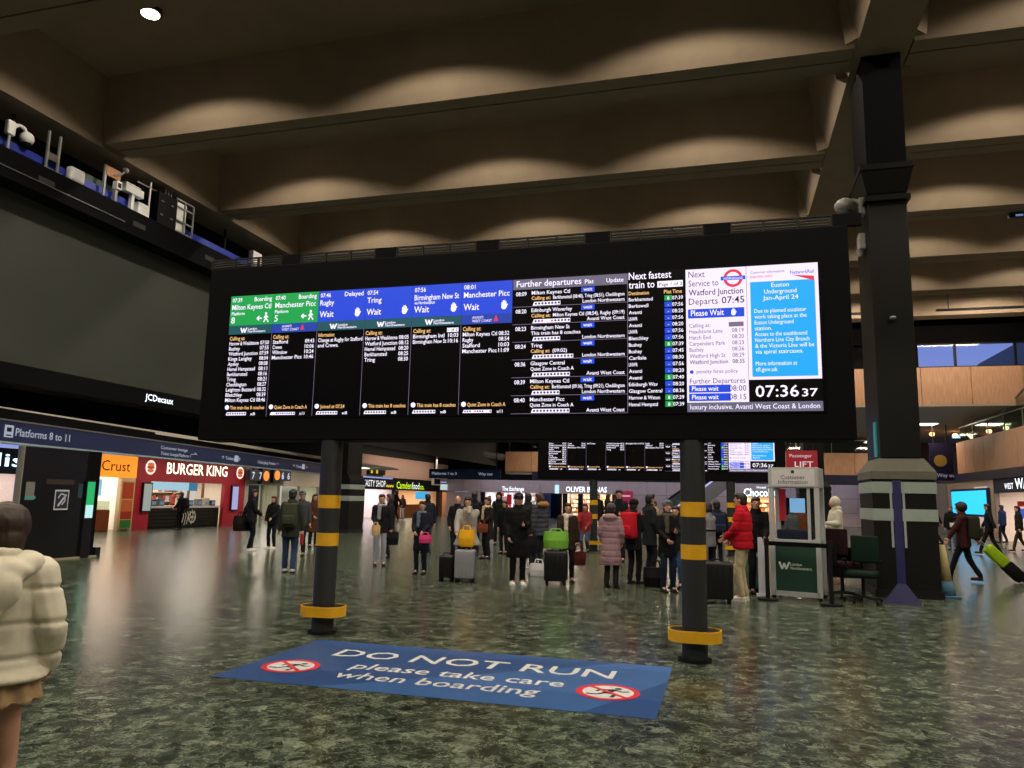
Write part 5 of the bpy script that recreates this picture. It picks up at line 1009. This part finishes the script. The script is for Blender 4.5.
# ------------------------------------------------------------------ right of the near post
P = person(709, 590, 502, A(709, 590, 60), 'woman with grey sleeves and black vest right of near post', coat='77777c', hem=.86, hair='black', style='bob', arms=('front', 'front'), legs='131419')
P = person(718, 578, 500, A(718, 578, 10), 'dark-haired man with navy backpack behind woman with grey sleeves', coat='16181f', hair='black'); backpack(P, 'navy backpack behind red puffer jacket', '1a2440')
P = person(744, 601, 493, A(744, 601, 75), 'man in bright red puffer jacket and cream trousers facing left', coat='b01426', hem=.84, puff=.16, hair='black', legs='b5a888', shoes='d8d0c0', arms=('front', 'fwd'), width=1.1)
sc = gr(717, 603); suitcase(0, 0, .1, 'black suitcase with raised handle before man in red jacket', '121315', (.50, .30, .58), .48, loc=(sc.x, sc.y, 0))
P = person(758, 594, 497, A(758, 594, 190), 'young man in black jacket facing camera beside information booth', coat='101013', hem=.78, hair='brown', arms=('front', 'fwd'), legs='131418')
sc = gr(751, 597); suitcase(0, 0, .3, 'pale green suitcase behind man in cream trousers', '6d8a7c', (.30, .26, .58), .3, loc=(sc.x+.0, sc.y+.75, 0))
P = person(838, 574, 498, A(838, 574, 120), 'person in white hooded top behind the information booth stools', coat='b8b4a4', hood='up', hem=.85, legs='8a2a38', shoes='c8c8c8', arms=('phone', 'front'))
P = person(801, 556, 505, A(801, 556, 10), 'person in brown fur coat seen through booth window', coat='6a3a22', hair='black', style='bun', hem=.6)
P = person(793, 560, 507, A(793, 560, 30), 'person in grey jacket seen through booth window', coat='4a4c50', hair='auburn', style='bob')
# ------------------------------------------------------------------ far right
P = person(966, 582, 503, A(966, 582, 82), 'man in maroon jacket striding left pulling case with lime cover', coat='3a1a1c', hem=.76, hair='black', style='curly', legs='101116', stride=.30, arms=('swingf', (.30, -.30, .78))); backpack(P, 'dark camouflage backpack on striding man in maroon jacket', '2a281e', (.36, .22, .48))
h = hand_pt(P, 1); L = Vector((.72, .10, -.72))
r_ = root('rolling_suitcase', h+Vector((.02, 0, 0)), 0, 'dark suitcase with lime green cover tilted behind striding man', 'suitcase', 'wheeled suitcases'); d = L.normalized(); xx, yy = frame_of(d)
yv = Vector((0, 1, 0)); zv = d.cross(yv).normalized()
def obx(a, b, wy, wz): 
    vs = [d*t+yv*sy*wy+zv*sz*wz for t in (a, b) for sy in (-1, 1) for sz in (-1, 1)]
    return MB().add(vs, [(0, 1, 3, 2), (4, 6, 7, 5), (0, 4, 5, 1), (2, 3, 7, 6), (0, 2, 6, 4), (1, 5, 7, 3)])
Lm = h.z/(-d.z)-.10
obx(.25, .62*Lm, .13, .11).build('lime_cover', hm('9ac020'), r_, bevel=.03, smooth=True); obx(.62*Lm, Lm-.03, .14, .12).build('shell', hm('121014'), r_, bevel=.03, smooth=True)
for sy in (-1, 1):
    MB().cyl(d*.0+yv*sy*.1, d*.25+yv*sy*.1, .01).build('pull_rod', STEEL, r_); w0 = d*Lm+yv*sy*.12; MB().cyl(w0-yv*.02, w0+yv*.02, .05, n=12).build('wheel', hm('101012'), r_)
MB().cyl(yv*-.12, yv*.12, .018).build('grip', hm('151517'), r_)
P = person(953, 550, 506, A(953, 550, 165), 'person in black jacket and blue jeans holding white paper, far right', coat='101114', legs='4a6078', hair='auburn', arms=('front', 'down'))
r_ = root('paper', hand_pt(P, 0)+Vector((.03, -.1, -.03)), P['root'].rotation_euler.z, 'white sheet of paper held by person in blue jeans', 'paper'); MB().box(-.14, .14, -.005, .005, -.07, .09).build('sheet', hm('e0e0e0'), r_)
P = person(937, 545, 505, A(937, 545, 90), 'dark figure walking behind black column\'s right edge', coat='131418', stride=.22, arms=('swingf', 'swingb'))
P = person(991, 555, 504, A(991, 555, 80), 'man in black striding left behind lime covered suitcase', coat='14161a', hair='black', stride=.3, arms=('swingb', 'swingf'), legs='15161b')
P = person(1004, 543, 505, A(1004, 543, 60), 'person in navy coat before the bright right-hand shop', coat='1a2a4a', legs='141822', stride=.1)
P = person(1021, 552, 506, A(1021, 552, 100), 'dark person with green bag at right photo edge', coat='202016', stride=.25, legs='3a2a22')
# staff in the burger counter
for (px, t, lab, c) in ((161, 493, 'staff member in pale cap at left behind the burger counter', '5a5a60'), (197, 494, 'staff member in red shirt behind burger counter tills', '8a3a30')):
    v = vL(px); P = person(0, 0, 0, -R90, lab, coat=c, loc=(LW-1.25, v), height=1.66, arms=('front', 'front'), hat='+2a2a2e')
# ================================================================== INFORMATION BOOTH and things around it
ib = root('information_booth', (1.13, 14.0, 0), radians(-14), 'white framed customer information booth with dark green lower panel', 'booth')
W_ = .37; HT = 2.22; D_ = .55
ALU = mat('booth_white', hexc('a8acac'), .4, .1)
for sx_ in (-1, 1):
    for y in (0, D_): MB().box(sx_*W_-.04, sx_*W_+.04, y-.03, y+.03, .06, 1.95).build('corner_post', ALU, ib)
for z0, z1 in ((.06, .14), (.90, .98)):
    MB().box(-W_, W_, -.03, .03, z0, z1).build('rail', ALU, ib); MB().box(-W_, W_, D_-.03, D_+.03, z0, z1).build('rail', ALU, ib)
MB().box(-W_-.04, W_+.04, -.04, D_+.04, 1.88, HT).build('header', ALU, ib, bevel=.01)
hp = MB().box(-W_+.02, W_-.02, -.046, -.04, 1.91, HT-.03).build('header_panel', mat('header_face', hexc('b8b4b2'), .5, emit=hexc('b8b4b2'), es=.12, sample=False), ib)
tag(MB().text('Customer', (0, -.05, 2.02), XA, ZA, .10, 'C', .40, False).text('Information', (0, -.05, 1.94), XA, ZA, .10, 'C', .48, False).build('lettering', hm('3a3a40'), hp), kind='stuff'); MB().disc((0, -.05, 2.145), XA, ZA, .03, 16).build('symbol', hm('3a3a41'), hp)
MB().box(-W_+.04, W_-.04, -.01, .0, .14, .90).build('green_panel', mat('booth_green', hexc('16382c'), .5), ib)
g_ = MB().stroke((-.27, -.014, .50), XA, ZA, [(0, .12), (.045, 0), (.08, .10), (.11, 0), (.165, .12)], .03).build('logo', hm('c8d4cc'), ib)
tag(MB().text('London', (-.09, -.014, .565), XA, ZA, .07, 'L', .18, True).text('Northwestern', (-.09, -.014, .50), XA, ZA, .07, 'L', .34, True).build('lettering', hm('c8d4cd'), ib), kind='stuff')
MB().box(-W_+.02, W_-.02, -.05, D_, .96, 1.0).build('counter', ALU, ib); MB().box(-W_+.05, W_-.1, .1, .4, 1.0, 1.16).build('desk_unit', hm('1c2230'), ib, bevel=.03)
MB().box(-W_+.04, W_-.04, .0, .008, 1.0, 1.88).build('window_pane', WGLASS, ib); MB().box(W_-.16, W_-.11, -.01, .02, .98, 1.88).build('mullion', ALU, ib)
MB().box(-W_+.04, -W_+.15, .45, .5, 1.3, 1.86).build('red_poster', mat('booth_poster', hexc('a81c28'), .5, emit=hexc('a81c28'), es=.2, sample=False), ib); MB().box(-.15, .1, .46, .5, 1.45, 1.7).build('small_screen', em('8ac0e8', .8), ib)
for sx_ in (-1, 1):
    for y in (0, D_): MB().cyl((sx_*W_, y-.015, .035), (sx_*W_, y+.015, .035), .035, n=12).build('castor', BLACK, ib)
# belt barrier
for i, (px, py) in enumerate(((768, 600), (832, 606))):
    p = gr(px, py); r_ = root('barrier_post', p, 0, 'black belt barrier post at left corner of information booth' if i == 0 else 'black belt barrier post between booth and stools', 'barrier post', 'belt barrier posts')
    MB().cyl((0, 0, 0), (0, 0, .03), .17, n=20).build('base', BLACK, r_); MB().cyl((0, 0, .03), (0, 0, .98), .034, n=14).build('tube', BLACK, r_); MB().cyl((0, 0, .9), (0, 0, 1.02), .042, n=14).build('head', BLACK, r_)
a, b = gr(768, 600), gr(832, 606); r_ = root('barrier_belt', (a.x, a.y, 0), math.atan2(b.y-a.y, b.x-a.x), 'black belt stretched across front of information booth', 'barrier'); MB().box(.04, (b-a).length-.04, -.003, .003, .9, .97).build('belt', MATT, r_)
p = gr(764, 599); r_ = root('white_bollard', (p.x, p.y+.5, 0), 0, 'slim white upright panel behind belt barrier post', 'panel'); MB().box(-.06, .06, -.02, .02, .03, 1.0).build('panel', hm('c8ccd8'), r_); MB().box(-.1, .1, -.1, .1, 0, .03).build('base', hm('c8ccd9'), r_)
# stools
def swivel(px, py, rz, label, col, sh=.72, bh=.5):
    p = gr(px, py); r_ = root('swivel_chair', p, rz, label, 'chair', 'swivel chairs by the booth'); m = hm(col, .8)
    b = MB()
    for k in range(5):
        a = 2*pi*k/5; MB().box(0, .30, -.022, .022, .06, .10).build('tmp', BLACK, r_) if False else None
        e = (.30*cos(a), .30*sin(a), .075); MB().cyl((0, 0, .10), e, .024, .016, 8).build('base_arm', BLACK, r_); MB().cyl((e[0], e[1]-.012, .03), (e[0], e[1]+.012, .03), .03, n=10).cyl((e[0], e[1], .03), (e[0], e[1], .075), .01).build('castor', BLACK, r_)
    MB().cyl((0, 0, .08), (0, 0, sh-.08), .03, n=12).build('column', BLACK, r_); MB().box(-.24, .24, -.23, .23, sh-.1, sh).build('seat', m, r_, bevel=.04, smooth=True, seg=3)
    MB().box(-.22, .22, -.27, -.21, sh+.12, sh+.12+bh).build('backrest', m, r_, bevel=.03, smooth=True, seg=3); MB().box(-.03, .03, -.28, -.24, sh-.06, sh+.3).build('back_bar', BLACK, r_); 
    for s in (-1, 1): MB().tube([(s*.24, -.1, sh-.05), (s*.29, -.1, sh+.18), (s*.29, .14, sh+.18)], .016).build('armrest', BLACK, r_)
    return r_
swivel(843, 598, radians(-30), 'maroon swivel chair with high back right of information booth', '200e12', .62, .45); swivel(864, 603, radians(160), 'dark green swivel chair beside the black column', '0e2219', .52, .45)
p = gr(862, 588); r_ = root('desk', (p.x-.1, p.y+.75, 0), 0, 'low black desk between swivel chairs and black column', 'desk'); MB().box(-.5, .3, -.2, .2, .70, .74).build('desk_top', BLACK, r_); MB().box(-.48, -.44, -.18, .18, 0, .70).build('side_panel', BLACK, r_); MB().box(.24, .28, -.18, .18, 0, .70).build('side_panel', BLACK, r_); MB().box(-.44, .24, .14, .17, .1, .70).build('back_panel', BLACK, r_)
# blue pole sign before the column
p = gr(903, 605); r_ = root('pole_sign', p, away(903, 605, 0), 'dark blue pole sign with thin white side panels before black column', 'sign'); NB = mat('pole_blue', hexc('1c1c50'), .5)
MB().box(-.30, .30, -.16, .16, 0, .02).build('foot_plate', hm('5a5a58'), r_); MB().box(-.28, .28, -.14, .14, .02, .34, .22, .08).build('base', NB, r_); MB().box(-.065, .065, -.03, .03, .3, 2.02).build('pole', NB, r_, bevel=.006)
for s in (-1, 1): MB().box(s*.095-.018, s*.095+.018, -.02, .02, .92, 2.0).build('side_panel', hm('8f9498'), r_)
p = gr(893, 597); r_ = root('floor_poster', (p.x-.02, p.y+.25, 0), 0, 'small blue poster in white frame on floor beside black column', 'poster'); MB().box(-.16, .16, 0, .03, 0.0, .47).build('frame', hm('c8d0d8'), r_); MB().box(-.13, .13, -.006, 0, .03, .44).build('sheet', mat('poster_blue', hexc('2a6ab0'), .5), r_); MB().quadp((0, -.008, .28), XA, ZA, -.09, .09, 0, .06).quadp((0, -.008, .18), XA, ZA, -.09, .05, 0, .03).build('print', hm('c8d0d9'), r_); MB().box(-.01, .01, .02, .14, 0, .02).cyl((0, .13, .01), (0, .03, .38), .008).build('strut', BLACK, r_)
p = gr(947, 597); r_ = root('warning_cone', p, 0, 'tall cream floor cone with blue grey base right of black column', 'cone'); MB().cyl((0, 0, .28), (-.03, 0, .92), .10, .045, 16).build('cone', hm('b4a878'), r_, smooth=True); MB().cyl((0, 0, .03), (0, 0, .28), .16, .10, 16).build('lower_cone', hm('4a7088'), r_, smooth=True); MB().box(-.19, .19, -.19, .19, 0, .035).build('base', hm('4a7089'), r_, bevel=.01)

bpy.data.scenes.remove(TS)
